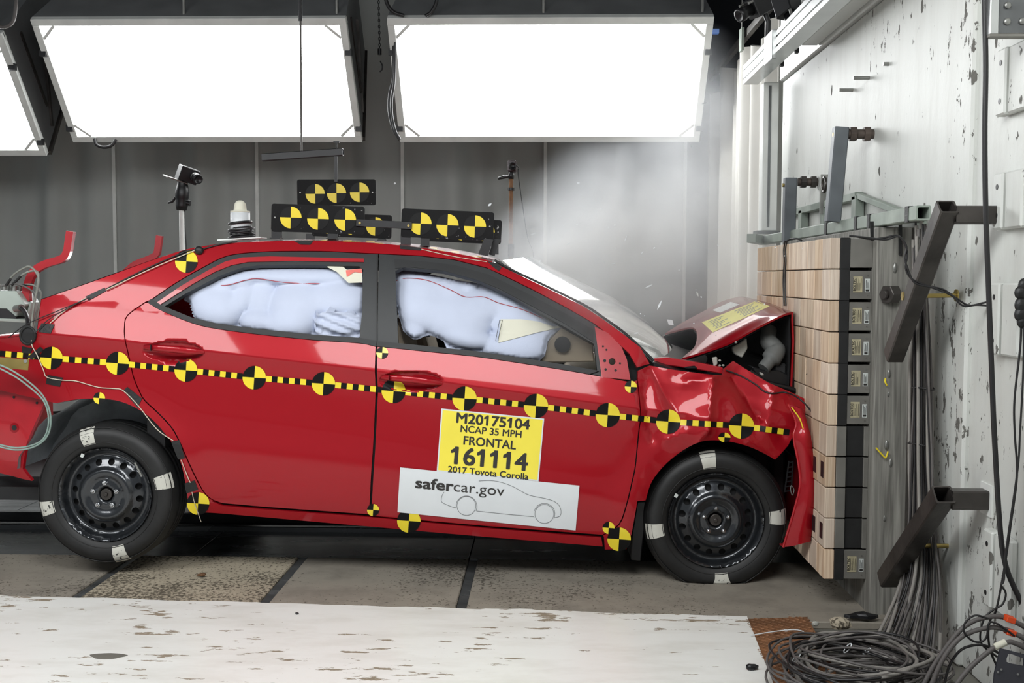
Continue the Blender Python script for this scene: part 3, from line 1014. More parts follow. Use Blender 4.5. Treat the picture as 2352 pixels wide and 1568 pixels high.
_cx = np.linspace(CREASE[0][0], CREASE[0][-1], 420)
_cz = np.interp(_cx, *CREASE)
CL = [[(float(x), float(z) + o) for x, z in zip(_cx, _cz)] for o in (0.0, 0.007, -0.007, 0.02, -0.02)]
def HL(i):
    (hx, hz), rx, rz = HANDLES[i]
    return [[(hx + rx * f * math.cos(a), hz + rz * f * math.sin(a)) for a in [2 * math.pi * k / 72 for k in range(73)]] for f in (1.0, 0.96)]
def no_handle(lines, i):
    (hx, hz), rx, rz = HANDLES[i]
    out = []
    for ln in lines:
        cur_ = []
        for p in ln:
            if ((p[0] - hx) / (rx * 1.06)) ** 2 + ((p[1] - hz) / (rz * 1.1)) ** 2 < 1:
                if len(cur_) > 1:
                    out.append(cur_)
                cur_ = []
            else:
                cur_.append(p)
        if len(cur_) > 1:
            out.append(cur_)
    return out
fineH = lambda i: ((HANDLES[i][0][0], HANDLES[i][0][1], HANDLES[i][1] * 1.08, HANDLES[i][2] * 1.15, 0.009),)
side_panels = []
body_side = panel('body_side', EDGE + A_UP + A_LOW + FR_F + FR_R + SEAM_R[:-2] + ARCH_R + [(97, 919), (0, 897), (-150, 880), (-330, 860), (-345, 800), (-150, 783), (0, 777), (84, 765), (90, 720)], M['red'], car, sp=0.028, lines=CL)
rear_door = panel('rear_door', BELT_R + [(864, 897), (857, 1040), (849, 1182)] + [(600, 1164)] + SEAM_R[::-1], M['red'], car, sp=0.028, fine=fineH(0), lines=no_handle(CL, 0) + HL(0))
front_door = panel('front_door', BELT_F + SEAM_F + [(1120, 1209), (852, 1185), (860, 1040), (867, 897)], M['red'], car, sp=0.028, fine=fineH(1), lines=no_handle(CL, 1) + HL(1))
fender = panel('front_wing', [(1492, 838), (1550, 848), (1610, 856), (1661, 860), (1663, 845), (1684, 827), (1712, 845), (1763, 876), (1814, 898), (1849, 914), (1857, 939), (1842, 962), (1835, 978), (1822, 1003), (1811, 1024)] + ARCH_F + [(1465, 1152), (1452, 1225), (1440, 1262), (1388, 1263), (1386, 1233)] + SEAM_F[::-1] + [(1464, 850)], M['red'], car, sp=0.014)
rocker = panel('rocker_panel', [(431, 1175), (485, 1149), (510, 1160), (600, 1168), (848, 1186), (1120, 1212), (1382, 1233), (1386, 1256), (1120, 1234), (860, 1211), (600, 1188)], M['red'], car, sp=0.02)
sill_back = panel('side_backing', [(296, 770), (345, 715), (442, 750), (595, 777), (723, 790), (864, 805), (998, 818), (1197, 843), (1378, 873), (1455, 885), (1478, 960), (1476, 1000), (1467, 1080), (1445, 1170), (1395, 1238), (860, 1195), (510, 1166), (474, 1140), (425, 1040), (375, 965), (310, 900)], M['dark'], car, inset=0, lift=0.03, sp=0.08, rim=0)
# window frames: black bands with the opening cut out
WIN_R = [(378, 703), (424, 675), (506, 632), (557, 614), (595, 609), (723, 608), (825, 611), (834, 619), (831, 719), (825, 781), (723, 770), (595, 757), (506, 748), (442, 738), (391, 719)]
WIN_F = [(908, 622), (925, 614), (1018, 622), (1095, 642), (1172, 678), (1235, 716), (1299, 752), (1365, 790), (1372, 855), (1299, 838), (1197, 822), (1095, 808), (998, 798), (915, 792), (911, 720)]
frame_r = panel('window_frame', FR_R + BELT_R + [(866, 700), (868, 583)], M['trim_black'], car, inset=0.001, lift=0.004, holes=[WIN_R], sp=0.03, rim=0.03)
frame_f = panel('window_frame', FR_F[::-1] + A_LOW[::-1][1:5] + [(1376, 800), (1381, 864)] + BELT_F[::-1][5:] + [(867, 700)], M['trim_black'], car, inset=0.001, lift=0.004, holes=[WIN_F], sp=0.03, rim=0.03)
z3 = lambda pp: [(a / 3.92 + 340, b / 3.92 + 540) for a, b in pp]
z4 = lambda pp: [(a / 3.92 + 840, b / 3.92 + 540) for a, b in pp]
z5 = lambda pp: [(a / 3.92 + 1380, b / 3.92 + 600) for a, b in pp]
z6 = lambda pp: [(a / 3.92 + 1380, b / 3.92 + 960) for a, b in pp]
stripe_r = panel('inner_frame', z3([(70, 612), (300, 455), (560, 305), (700, 235), (850, 200), (1100, 190), (1945, 210), (1945, 240), (1300, 230), (900, 240), (750, 270), (600, 330), (400, 440), (110, 624)]), M['red_plain'], car, inset=0, lift=-0.002, sp=0.02, rim=0.004)
seal_m = [panel('weatherstrip', BELT_R + [(866, 782), (825, 775), (723, 768), (595, 755), (498, 742), (442, 729), (373, 701), (348, 686)], M['seal'], car, inset=0, lift=-0.006, sp=0.02, rim=0.015),
          panel('weatherstrip', BELT_F[:-4] + [(1376, 851), (1299, 837), (1197, 821), (1095, 806), (998, 796), (911, 787), (867, 783)], M['seal'], car, inset=0, lift=-0.006, sp=0.02, rim=0.015),
          panel('pillar_seam', [(865.2, 583), (868.6, 583), (867, 795), (863.4, 795)], M['seal'], car, inset=0, lift=-0.001, sp=0.03, rim=0.004),
          panel('weatherstrip', z4([(255, 215), (500, 232), (800, 268), (1100, 350), (1500, 545), (1800, 705), (2050, 850), (2050, 960), (1800, 800), (1500, 640), (1200, 480), (1000, 400), (700, 318), (380, 284), (265, 300)]), M['seal'], car, inset=0, lift=0.001, sp=0.02, rim=0.01)]
sail = panel('mirror_base_panel', [(1366, 750), (1396, 764), (1427, 795), (1440, 826), (1448, 872), (1382, 866)], M['red_plain'], car, inset=0, lift=0.0, sp=0.02, rim=0.01, holes=[[(1406 + 8 * math.cos(a), 830 + 8 * math.sin(a)) for a in [2 * math.pi * k / 14 for k in range(14)]]])
for c_, r_ in (((1389, 828), 3.5), ((1385, 795), 2.5), ((1393, 803), 2.5), ((1391, 848), 3), ((1414, 850), 3), ((1424, 834), 2.5)):
    panel('bolt_hole', [(c_[0] + r_ * math.cos(a), c_[1] + r_ * math.sin(a)) for a in [2 * math.pi * k / 8 for k in range(8)]], M['dark'], sail, inset=0, lift=-0.0015, rim=0, sp=0.02)
for o in (body_side, rear_door, front_door, fender, rocker, frame_r, frame_f, sill_back):
    c = o.copy()
    COL.objects.link(c)
    c.matrix_parent_inverse = Matrix.Translation((0, YC, 0)) @ Matrix.Diagonal((1, -1, 1, 1)) @ Matrix.Translation((0, -YC, 0))
    c.matrix_parent_inverse = ROOT_INV['car'] @ c.matrix_parent_inverse

# ---- roof, rear slope
edge_w = [PS(a, b, side) for a, b in EDGE]
for _ in range(10):
    edge_w = [edge_w[0]] + [edge_w[i] * 0.5 + (edge_w[i - 1] + edge_w[i + 1]) * 0.25 for i in range(1, len(edge_w) - 1)] + [edge_w[-1]]
def across(p, crown, n=21, s0=-1.0, s1=1.0, dz=0.0):
    hw = YC - p.y
    out = []
    for k in range(n):
        s = lerp(s0, s1, k / (n - 1))
        out.append(Vector((p.x + 0.03 * (1 - s * s) * 0, YC + s * hw, p.z + crown * (1 - s * s) + dz)))
    return out
rows = []
for i, p in enumerate(edge_w):
    cr = 0.024 + 0.004 * max(0.0, min(1.0, (-1.7 - p.x) / 0.4))
    rows.append(across(p, cr))
ib = next(i for i, p in enumerate(EDGE) if p[0] > 470)
MB().solid(rows[ib:], (0, 0, -0.012)).build('roof', M['red'], car)
MB().grid([r[:4] for r in rows[:ib + 1]]).build('rear_pillar', M['red'], car)
MB().grid([r[-4:] for r in rows[:ib + 1]]).build('rear_pillar', M['red'], car)
M['glass'] = mat('tinted_glass', srgb(30, 38, 38), 0.03, var=0.02)
M['glass'].node_tree.nodes['Principled BSDF'].inputs['Transmission Weight'].default_value = 0.85
MB().grid([[p + Vector((0, 0, -0.004)) for p in r[3:-3]] for r in rows[:ib + 1]]).build('rear_window', M['glass'], car)
MB().grid([rows[0], [p + Vector((0.01, 0, -0.12)) for p in rows[0]], [p + Vector((0.02, 0, -0.30)) for p in rows[0]]]).build('boot_opening_edge', M['red_plain'], car)
# open boot: gutter, inner walls
gut = [PS(a, b, side) for a, b in ((94, 688), (84, 765), (0, 778), (-150, 784), (-345, 800))]
g2 = [p + Vector((0.02, 0.16, -0.02)) for p in gut]
g3 = [p + Vector((0.02, 0.20, -0.22)) for p in gut]
MB().grid([gut, g2, g3]).build('boot_gutter', M['red_plain'], car)
MB().grid([[Vector((p.x, 2 * YC - p.y, p.z)) for p in r] for r in (gut, g2, g3)]).build('boot_gutter', M['red_plain'], car)
MB().box2((g3[-1].x, Y0 + 0.30, 0.36), (-2.2, 2 * YC - Y0 - 0.30, 0.40)).build('boot_floor', M['dark'], car)
MB().box2((-2.86, Y0 + 0.30, 0.38), (-2.82, 2 * YC - Y0 - 0.30, 0.86)).build('rear_panel', M['red_plain'], car)
# recessed panel where the bumper is missing
def deep(x, z):
    return side(x, z) + 0.05
inner = panel('rear_inner_panel', [(-330, 858), (-150, 878), (0, 895), (104, 920), (84, 965), (61, 1018), (52, 1077), (74, 1104), (0, 1086), (-200, 1060), (-330, 1040)], M['red_plain'], car, inset=0, surf=deep, sp=0.03)
for c_, r_ in (((33, 982), 6), ((32, 912), 3), ((85, 925), 3)):
    panel('panel_hole', [(c_[0] + r_ * math.cos(a), c_[1] + r_ * math.sin(a)) for a in [2 * math.pi * k / 12 for k in range(12)]], M['dark'], inner, inset=0, surf=deep, lift=-0.002, rim=0, sp=0.02)
panel('stamped_ring', [(33 + 10.5 * math.cos(a), 982 + 11.5 * math.sin(a)) for a in [2 * math.pi * k / 20 for k in range(20)]], M['red'], inner, inset=0, surf=deep, lift=-0.0012, rim=0.002, sp=0.02)

# ---- windscreen, cowl
ws_near = [PS(a, b, side) for a, b in ((1134, 599), (1182, 625), (1260, 662), (1340, 702), (1384, 731), (1440, 772), (1500, 830))]
M['windscreen'] = mat('windscreen_glass', srgb(150, 165, 165), 0.02, var=0.02)
M['windscreen'].node_tree.nodes['Principled BSDF'].inputs['Transmission Weight'].default_value = 0.9
rws = []
for p in ws_near:
    hw = YC - p.y
    rws.append([Vector((p.x + 0.16 * (1 - s * s) + 0.004, YC + s * (hw - 0.01), p.z + 0.035 * (1 - s * s) - 0.004)) for s in [-1 + 2 * k / 20 for k in range(21)]])
MB().solid(rws, (-0.003, 0, -0.004)).build('windscreen', M['windscreen'], car)
cow = [Vector((p.x + 0.0, p.y, p.z)) for p in rws[-1]]
MB().solid([cow, [p + Vector((0.10, 0, -0.035)) for p in cow], [p + Vector((0.17, 0, -0.05)) for p in cow]], (0, 0, -0.02)).build('cowl', M['black_plastic'], car)
for dy in (0.30, 0.95):
    a = rws[-1][0] + Vector((0.06, dy, 0.02))
    MB().tube([a, a + Vector((-0.05, 0.06, 0.06)), a + Vector((-0.09, 0.35, 0.13))], 0.006, 6).build('wiper', M['black_plastic'], car)
# A pillar's black edge moulding
MB().tube([p + Vector((0.004, 0.004, 0.003)) for p in spline(ws_near, 4)], 0.006, 6).build('windscreen_moulding', M['seal'], car)

# ---- door handles
def handle(door, pts, wid):
    P = spline([PS(a, b, lambda x, z: Y0 + d) for (a, b), d in pts], 4)
    n = len(P)
    rad = [max(0.004, 0.016 * wid * math.sin(math.pi * (0.08 + 0.84 * i / (n - 1))) ** 0.45) for i in range(n)]
    b = MB()
    vs, fs = [], []
    m_ = 12
    for i, p in enumerate(P):
        for k in range(m_):
            a = 2 * math.pi * k / m_
            vs.append(p + Vector((0, math.cos(a) * rad[i] * 0.55, math.sin(a) * rad[i])))
    for i in range(n - 1):
        for k in range(m_):
            fs.append((i * m_ + k, i * m_ + (k + 1) % m_, (i + 1) * m_ + (k + 1) % m_, (i + 1) * m_ + k))
    b.add(vs, fs, 0, True)
    b.add(vs[:m_], [tuple(range(m_))]).add(vs[-m_:], [tuple(range(m_))[::-1]])
    return b.build('door_handle', M['red'], door)
handle(rear_door, [((330, 797), 0.012), ((360, 799), -0.014), ((400, 802), -0.020), ((440, 806), -0.014), ((469, 808), 0.008)], 1.0)
handle(front_door, [((875, 866), 0.012), ((905, 868), -0.014), ((945, 871), -0.020), ((985, 876), -0.014), ((1017, 880), 0.008)], 1.0)
for d_, cx_, cy_ in ((rear_door, 350, 798), (front_door, 895, 867)):
    p = PY(cx_, cy_, Y0 - 0.0)
    MB().box((p.x, Y0 - 0.019, p.z), (0.002, 0.012, 0.026)).build('lock_seam', M['seal'], d_)

# ---- wheels
M['tyre'] = mat('tyre_rubber', srgb(28, 28, 28), 0.55, var=0.25, scale=16)
M['rim_black'] = mat('gloss_black_wheel_paint', srgb(46, 49, 53), 0.28, metal=0.6, coat=1.0, coat_rough=0.10, var=0.1)
M['chrome'] = mat('chrome_nut', srgb(210, 212, 215), 0.15, metal=1.0, var=0.05)
M['mark'] = chipped('white_tyre_paint', srgb(205, 204, 194), srgb(40, 40, 40), 0.10, fine=55, scale=12, bump=0.0, rough=0.6, gamt=0.2)
def ringprof():
    out = [(0.206, -0.022), (0.212, -0.010), (0.222, -0.004), (0.24, 0.004), (0.262, 0.008), (0.283, 0.004), (0.299, -0.010), (0.309, -0.024), (0.315, -0.040)]
    for k in range(4):
        a = -0.046 - k * 0.036
        out += [(0.317, a), (0.317, a - 0.026), (0.309, a - 0.028), (0.309, a - 0.034)]
    out += [(0.315, -0.186), (0.300, -0.205), (0.25, -0.212), (0.206, -0.20)]
    return out
def wheel(c, rot, flat=None, marks=(), far=False):
    """c: centre of the outer face; the wheel's face looks towards -y"""
    w = part_empty('wheel', car)
    sg = 1 if not far else -1
    ax = Vector((0, -sg, 0))
    def fl(v):
        if flat is None:
            return v
        out = []
        for x, y, z in v:
            if z < flat + 0.02:
                t = (flat + 0.02 - z) / 0.08
                out.append((x + 0.25 * t * 0.1 * (1 if x > c.x else -1), y - sg * 0.014 * min(1, t), max(z, flat)))
            else:
                out.append((x, y, z))
        return out
    b = MB()
    b.lathe(ringprof(), c, ax, 72)
    b.v = fl(b.v)
    b.build('tyre', M['tyre'], w)
    # ribs moulded on the side wall
    b = MB()
    for r_, h_ in ((0.236, 0.0045), (0.300, -0.006)):
        b.lathe([(r_ - 0.002, h_ - 0.004), (r_ - 0.001, h_), (r_ + 0.001, h_), (r_ + 0.002, h_ - 0.004)], c, ax, 72)
    b.v = fl(b.v)
    tag(b.build('sidewall_rib', M['tyre'], w), kind='stuff')
    # pressed steel disc with round holes
    def h(r):
        return float(np.interp(r, [0.0, 0.030, 0.034, 0.062, 0.070, 0.085, 0.104, 0.113, 0.122, 0.130, 0.158, 0.172, 0.182, 0.196, 0.203, 0.208],
                                  [-0.035, -0.035, -0.012, -0.016, -0.019, -0.010, -0.006, -0.010, -0.024, -0.026, -0.038, -0.052, -0.050, -0.016, -0.004, -0.004]))
    circ = lambda r, n, cx=0, cy=0: [(cx + r * math.cos(2 * math.pi * k / n), cy + r * math.sin(2 * math.pi * k / n)) for k in range(n)]
    NH = 16
    holes = [circ(0.0148, 14, 0.146 * math.cos(rot + 2 * math.pi * k / NH), 0.146 * math.sin(rot + 2 * math.pi * k / NH)) for k in range(NH)]
    rv, T = fill(circ(0.208, 96), [circ(0.027, 24)] + holes, 0.009)
    vs = [(c.x + float(x), c.y - sg * h(math.hypot(x, z)), c.z + float(z)) for x, z in rv]
    b = MB()
    b.add(vs, [tuple(int(i) for i in t) for t in T], 0, True)
    b.build('steel_disc', M['rim_black'], w)
    b = MB()
    b.lathe([(0.208, -0.006), (0.2085, -0.03), (0.19, -0.08), (0.19, -0.17), (0.205, -0.20)], c, ax, 60)
    b.build('rim_barrel', M['rim_black'], w)
    b = MB().cyl(c + ax * -0.06, c + ax * -0.075, 0.17, 40)
    b.build('brake_disc', M['dark'], w)
    for k in range(5):
        a = math.pi / 2 + 2 * math.pi * k / 5
        p = c + Vector((math.cos(a) * 0.055, 0, math.sin(a) * 0.055)) + ax * -0.014
        b = MB().cyl(p, p + ax * 0.014, 0.0105, 6, smooth=False).sphere(p + ax * 0.014, 0.008, 8)
        b.build('wheel_nut', M['chrome'], w)
    b = MB().cyl(c + ax * -0.034, c + ax * -0.016, 0.026, 24).cyl(c + ax * -0.016, c + ax * -0.008, 0.009, 12)
    b.build('hub', M['black_steel'], w, bevel=0.002)
    for a_deg in marks:
        b = MB()
        rows = []
        for i in range(9):
            r_ = lerp(0.232, 0.308, i / 8)
            hh = float(np.interp(r_, [0.222, 0.24, 0.262, 0.283, 0.299, 0.309], [-0.004, 0.004, 0.008, 0.004, -0.010, -0.024])) + 0.0012
            rows.append([])
            for k in range(9):
                a = math.radians(a_deg) + (k / 8 - 0.5) * 0.062 / 0.27
                rows[-1].append(c + Vector((math.cos(a) * r_, 0, math.sin(a) * r_)) + ax * hh)
        b.grid(rows)
        b.v = fl(b.v)
        b.build('paint_mark', M['mark'], w)
    return w
wheel(RW, 0.25, None, (105, 13, 284, 193))
wheel(FW, 0.62, 0.002, (98, 190, 276, 4))
wheel(Vector((RW.x, 2 * YC - RW.y, RW.z)), 0.2, None, (), True)
wheel(Vector((FW.x, 2 * YC - FW.y, FW.z)), 0.2, 0.002, (), True)
# small weights on the rims
for (a, b_), c_ in (((189, 1046), RW), ((1553, 1138), FW)):
    p = PY(a, b_, 4.713)
    MB().box(p, (0.014, 0.004, 0.016), Matrix.Rotation(0.5, 3, 'Y')).build('rim_sticker', M['labelpaper'], car)
p = PY(318, 1078, 4.712)
MB().box(p, (0.008, 0.006, 0.07), Matrix.Rotation(-0.45, 3, 'Y')).build('balance_weight', M['steel'], car)

# ---- wheel housings, mud flap, underbody
def housing(c, a0, a1, r, name, mt, ya, yb):
    rows = []
    for i in range(25):
        a = math.radians(lerp(a0, a1, i / 24))
        rr = r * (1 + 0.02 * math.sin(i * 1.7))
        rows.append([Vector((c.x + rr * math.cos(a), y, c.z + rr * math.sin(a))) for y in (ya, (ya + yb) / 2, yb)])
    b = MB().grid(rows)
    b.add([r_[2] for r_ in rows] + [Vector((c.x, yb, c.z - 0.1))], [(i, i + 1, 25) for i in range(24)], 0, False)
    return b.build(name, mt, car)
housing(RW, -10, 166, 0.43, 'wheel_liner', M['liner'], Y0 + 0.11, Y0 + 0.45)
housing(FW, -5, 195, 0.44, 'wheel_liner', M['dark'], Y0 + 0.06, Y0 + 0.45)
for c_ in (RW, FW):
    housing(Vector((c_.x, 0, c_.z)), -5, 195, 0.43, 'wheel_liner', M['dark'], 2 * YC - Y0 - 0.07, 2 * YC - Y0 - 0.45)
mf = [PY(a, b_, 4.76) for a, b_ in ((1464, 1152), (1483, 1151), (1480, 1210), (1472, 1288), (1449, 1286), (1452, 1225))]
MB().prism(mf, (0, 0.16, 0)).build('mud_flap', M['black_plastic'], car, bevel=0.004)
b = MB()
za, zb_ = RW.z - 0.02, FW.z + 0.05
P_ = [Vector((-1.55, 0, 0.26)), Vector((0.45, 0, 0.20))]
b.add([Vector((x, y, z + dz)) for x, z in ((-1.5, 0.32), (0.42, 0.20)) for y in (Y0 + 0.10, 2 * YC - Y0 - 0.10) for dz in (0, 0.06)], [(0, 4, 6, 2), (1, 3, 7, 5), (0, 1, 5, 4), (2, 6, 7, 3), (0, 2, 3, 1), (4, 5, 7, 6)])
b.build('floor_pan', M['dark'], car)
for y_ in (Y0 + 0.25, 2 * YC - Y0 - 0.25):
    MB().beam((-1.5, y_, 0.29), (0.42, y_, 0.18), 0.08, 0.06).build('underbody_rail', M['dark'], car, bevel=0.006)
MB().box2((-2.75, Y0 + 0.25, 0.30), (-1.5, 2 * YC - Y0 - 0.25, 0.36)).build('rear_floor', M['dark'], car)
MB().box2((0.36, Y0 + 0.12, 0.2), (0.42, 2 * YC - Y0 - 0.12, 0.93)).build('firewall', M['dark'], car)
MB().box2((-1.78, Y0 + 0.14, 0.3), (-1.70, 2 * YC - Y0 - 0.14, 0.98)).build('rear_bulkhead', M['dark'], car)
MB().beam((RW.x, RW.y + 0.1, RW.z - 0.03), (RW.x, 2 * YC - RW.y - 0.1, RW.z - 0.03), 0.09, 0.09).build('rear_axle', M['dark'], car)

# ---- crumpled bonnet
def hp(px_, py_, y_):
    return PY(px_, py_, y_)
H0 = [hp(1567, 822, 4.93), hp(1613, 808, 4.90), hp(1678, 785, 4.88), hp(1742, 750, 4.87), hp(1799, 722, 4.88), hp(1822, 716, 4.90)]
H1 = [hp(1572, 817, 4.97), hp(1620, 792, 4.96), hp(1680, 759, 4.96), hp(1738, 728, 4.98), hp(1790, 715, 5.0), hp(1815, 714, 5.02)]
H2 = [hp(1598, 790, 5.10), hp(1628, 762, 5.14), hp(1675, 734, 5.20), hp(1726, 710, 5.22), hp(1772, 700, 5.25), hp(1800, 709, 5.25)]
H3 = [hp(1592, 752, 5.50), hp(1612, 738, 5.55), hp(1655, 713, 5.6), hp(1700, 695, 5.65), hp(1742, 690, 5.7), hp(1775, 698, 5.7)]
H4 = [hp(1528, 765, 6.10), hp(1568, 740, 6.10), hp(1613, 716, 6.12), hp(1658, 692, 6.15), hp(1700, 681, 6.18), hp(1722, 684, 6.2)]
rows = [spline(r, 6) for r in (H0, H1, H2, H3, H4)]
cols = [spline([r[k] for r in rows], 6) for k in range(len(rows[0]))]
bon = MB().solid(cols, (0, 0.004, -0.010)).build('bonnet', M['red'], car)
# folded-down nose of the bonnet
fr = [c_[::1] for c_ in [cols[-1]]][0]
nose = [fr, [Vector((min(1.112, p.x + 0.022), p.y, p.z - 0.035)) for p in fr], [Vector((min(1.118, p.x + 0.03), p.y, p.z - 0.13)) for p in fr], [Vector((1.112 + 0.006 * math.sin(p.y * 9), p.y, p.z - 0.34)) for p in fr]]
MB().solid(nose, (-0.008, 0, 0)).build('bonnet_nose', M['red'], car)
MB().grid([[p + Vector((-0.014, 0.004, -0.004)) for p in r] for r in nose]).build('bonnet_shade_sheet', M['dark'], car)  # dark sheet behind the nose: shade of its unlit inside, put in as colour
MB().grid([[p + Vector((0, 0.010, -0.018)) for p in c_] for c_ in cols]).build('bonnet_shade_sheet', M['dark'], car)  # same dark sheet painting the shade on the bonnet's underside
# papers on the bonnet
def on_bonnet(pp, name, mt, dz=0.004):
    a, b_, c_, d_ = [Vector((p[0], p[1], 0)) for p in pp]
    from mathutils.bvhtree import BVHTree
    rows_ = []
    for i in range(9):
        rows_.append([])
        for k in range(19):
            q = a.lerp(b_, k / 18).lerp(d_.lerp(c_, k / 18), i / 8)
            r_ = ray(q.x, q.y)
            hit = BT.ray_cast(CAMLOC, r_.normalized())
            rows_[-1].append((hit[0] if hit[0] else PY(q.x, q.y, 5.2)) - r_.normalized() * dz)
    return MB().grid(rows_).build(name, mt, bon)
from mathutils.bvhtree import BVHTree
_v = [p for c_ in cols for p in c_]
_n = len(cols[0])
BT = BVHTree.FromPolygons(_v, [(i * _n + k, i * _n + k + 1, (i + 1) * _n + k + 1, (i + 1) * _n + k) for i in range(len(cols) - 1) for k in range(_n - 1)])
on_bonnet([(1612, 740), (1738, 690), (1768, 703), (1637, 763)], 'yellow_sheet', mat('pale_yellow_sheet', srgb(246, 238, 150), 0.6, var=0.03))
on_bonnet([(1636, 712), (1678, 693), (1699, 699), (1654, 718)], 'white_sheet', M['paper'])
for i in range(7):
    t0 = 0.50 + 0.0
    y_ = 0.16 + i * 0.11
    a = Vector((1612, 740, 0)).lerp(Vector((1637, 763, 0)), y_)
    b_ = Vector((1738, 690, 0)).lerp(Vector((1768, 703, 0)), y_)
    p0, p1 = a.lerp(b_, 0.56 + 0.03 * (i % 2)), a.lerp(b_, 0.90 - 0.05 * (i % 3))
    on_bonnet([(p0.x, p0.y - 0.5), (p1.x, p1.y - 0.5), (p1.x + .6, p1.y + 0.5), (p0.x + .6, p0.y + 0.5)], 'print_line', M['thin_line'], 0.006)
    p0, p1 = a.lerp(b_, 0.08 + 0.02 * (i % 2)), a.lerp(b_, 0.36 - 0.07 * (i % 3))
    on_bonnet([(p0.x, p0.y - 0.5), (p1.x, p1.y - 0.5), (p1.x + .6, p1.y + 0.5), (p0.x + .6, p0.y + 0.5)], 'print_line', M['thin_line'], 0.006)

# ---- engine bay
bay = part_empty('engine_bay', car)
MB().box2((0.45, 4.98, 0.35), (1.05, 6.1, 0.80)).build('engine_block', M['dark'], bay, bevel=0.03, seg=2)
MB().box2((0.42, 4.88, 0.40), (0.60, 6.2, 0.90)).build('scuttle', M['dark'], bay, bevel=0.02)
MB().prism([Vector((x, 6.10, z)) for x, z in ((0.45, 0.45), (1.10, 0.45), (1.10, 1.17), (0.95, 1.12), (0.64, 1.0), (0.45, 0.95))], (0, 0.03, 0)).build('far_inner_wing', M['dark'], bay)
MB().box2((0.48, 4.80, 0.45), (0.66, 5.02, 0.86)).build('strut_tower', M['dark'], bay, bevel=0.03)
MB().box2((0.72, 5.0, 0.70), (0.98, 5.3, 0.90)).build('battery', M['black_plastic'], bay, bevel=0.012)
MB().box2((1.04, 4.95, 0.30), (1.10, 6.2, 0.95)).build('radiator', M['dark'], bay, bevel=0.01)
def lump(name, pp, y_, mt, th=0.03):
    MB().prism([PY(a, b_, y_) for a, b_ in pp], (0, th, 0)).build(name, mt, bay, bevel=0.004)
M['pale_plastic'] = mat('pale_grey_plastic', srgb(176, 176, 168), 0.6, var=0.1)
M['hose'] = mat('grey_hose', srgb(104, 106, 104), 0.6, var=0.15)
z7 = lambda pp: [(a / 6.19 + 1500, b_ / 6.19 + 660) for a, b_ in pp]
lump('washer_tank', z7([(1130, 850), (1240, 790), (1330, 715), (1345, 870), (1290, 960), (1270, 1000), (1180, 960), (1135, 920)]), 4.96, M['pale_plastic'])
lump('broken_bracket', z7([(840, 1000), (915, 985), (920, 1090), (870, 1130)]), 4.86, M['pale_plastic'], 0.02)
for q in ((950, 1040), (950, 1110), (1000, 1108), (1180, 780)):
    lump('plastic_clip', z7([(q[0] - 20, q[1] - 15), (q[0] + 24, q[1] - 12), (q[0] + 20, q[1] + 14), (q[0] - 12, q[1] + 18)]), 4.85, M['pale_plastic'], 0.012)
lump('reflector_shell', z7([(1510, 1200), (1560, 1215), (1585, 1250), (1540, 1258)]), 4.83, M['pale_plastic'], 0.012)
MB().tube(spline([PY(a, b_, y_) for (a, b_), y_ in zip(z7([(1650, 600), (1640, 760), (1740, 880), (1690, 1000), (1570, 1150)]), (5.05, 5.0, 4.97, 4.95, 4.93))], 6), [0.035] * 6 + [0.04] * 6 + [0.045] * 8 + [0.03] * 5, 12).build('coolant_hose', M['hose'], bay)
MB().tube(spline([PY(a, b_, 4.9) for a, b_ in z7([(1380, 1200), (1480, 1260), (1560, 1330), (1700, 1380), (1880, 1420), (2040, 1475)])], 5), 0.012, 8).build('headlamp_seal', M['black_plastic'], bay)
lump('headlamp_housing', z7([(1400, 1120), (1560, 1170), (1800, 1180), (2040, 1300), (2050, 1470), (1900, 1430), (1650, 1370), (1480, 1270)]), 4.93, M['black_plastic'], 0.10)
# torn flange with red liner below the bonnet edge
lump('inner_wing', z7([(0, 1010), (230, 1000), (700, 1080), (1000, 1140), (990, 1230), (700, 1180), (300, 1120), (0, 1080)]), 4.80, M['red_plain'], 0.08)
lump('wing_seal', z7([(440, 1130), (600, 1110), (640, 1160), (470, 1160)]), 4.795, M['black_plastic'], 0.01)
MB().tube(spline([PS(a, b_, lambda x, z: side(x, z) - 0.004) for a, b_ in ((1668, 850), (1700, 862), (1735, 882), (1755, 898), (1775, 903), (1805, 901))] + [PY(1835, 915, 4.64), PY(1860, 940, 4.62), PY(1873, 965, 4.62), PY(1868, 975, 4.63)], 6), 0.0035, 6).build('trailing_wire', M['cable'], car)
# ---- bumper cover peeled towards the camera
bl = [PY(a, b_, y_) for a, b_, y_ in ((1811, 928, 4.62), (1829, 970, 4.61), (1823, 1003, 4.60), (1833, 1058, 4.59), (1838, 1110, 4.58), (1826, 1165, 4.58), (1799, 1256, 4.60))]
br = [PY(a, b_, y_) for a, b_, y_ in ((1846, 940, 4.60), (1858, 985, 4.57), (1864, 1010, 4.56), (1869, 1060, 4.55), (1870, 1110, 4.54), (1869, 1165, 4.54), (1862, 1243, 4.55))]
bl, br = spline(bl, 5), spline(br, 5)
mid = [a.lerp(b_, 0.35) + Vector((0, -0.012, 0)) for a, b_ in zip(bl, br)]
bw = [Vector((min(1.122, p.x), p.y + 0.25, p.z)) for p in br]
bz = [Vector((1.118, 2 * YC - 4.7, p.z)) for p in br]
bumper = MB().solid([bl, mid, br, bw, bz], (-0.004, 0.006, 0)).build('bumper_cover', M['red'], car)
MB().tube([p for p in bl], 0.0055, 8).build('bumper_edge', M['red_plain'], bumper)
lip = [PY(1799, 1256, 4.60), PY(1790, 1250, 4.66), PY(1862, 1240, 4.72), PY(1862, 1243, 4.55)]
MB().prism(lip, (0, 0, 0.004)).build('bumper_lip', M['red_plain'], bumper)
gp = MB()
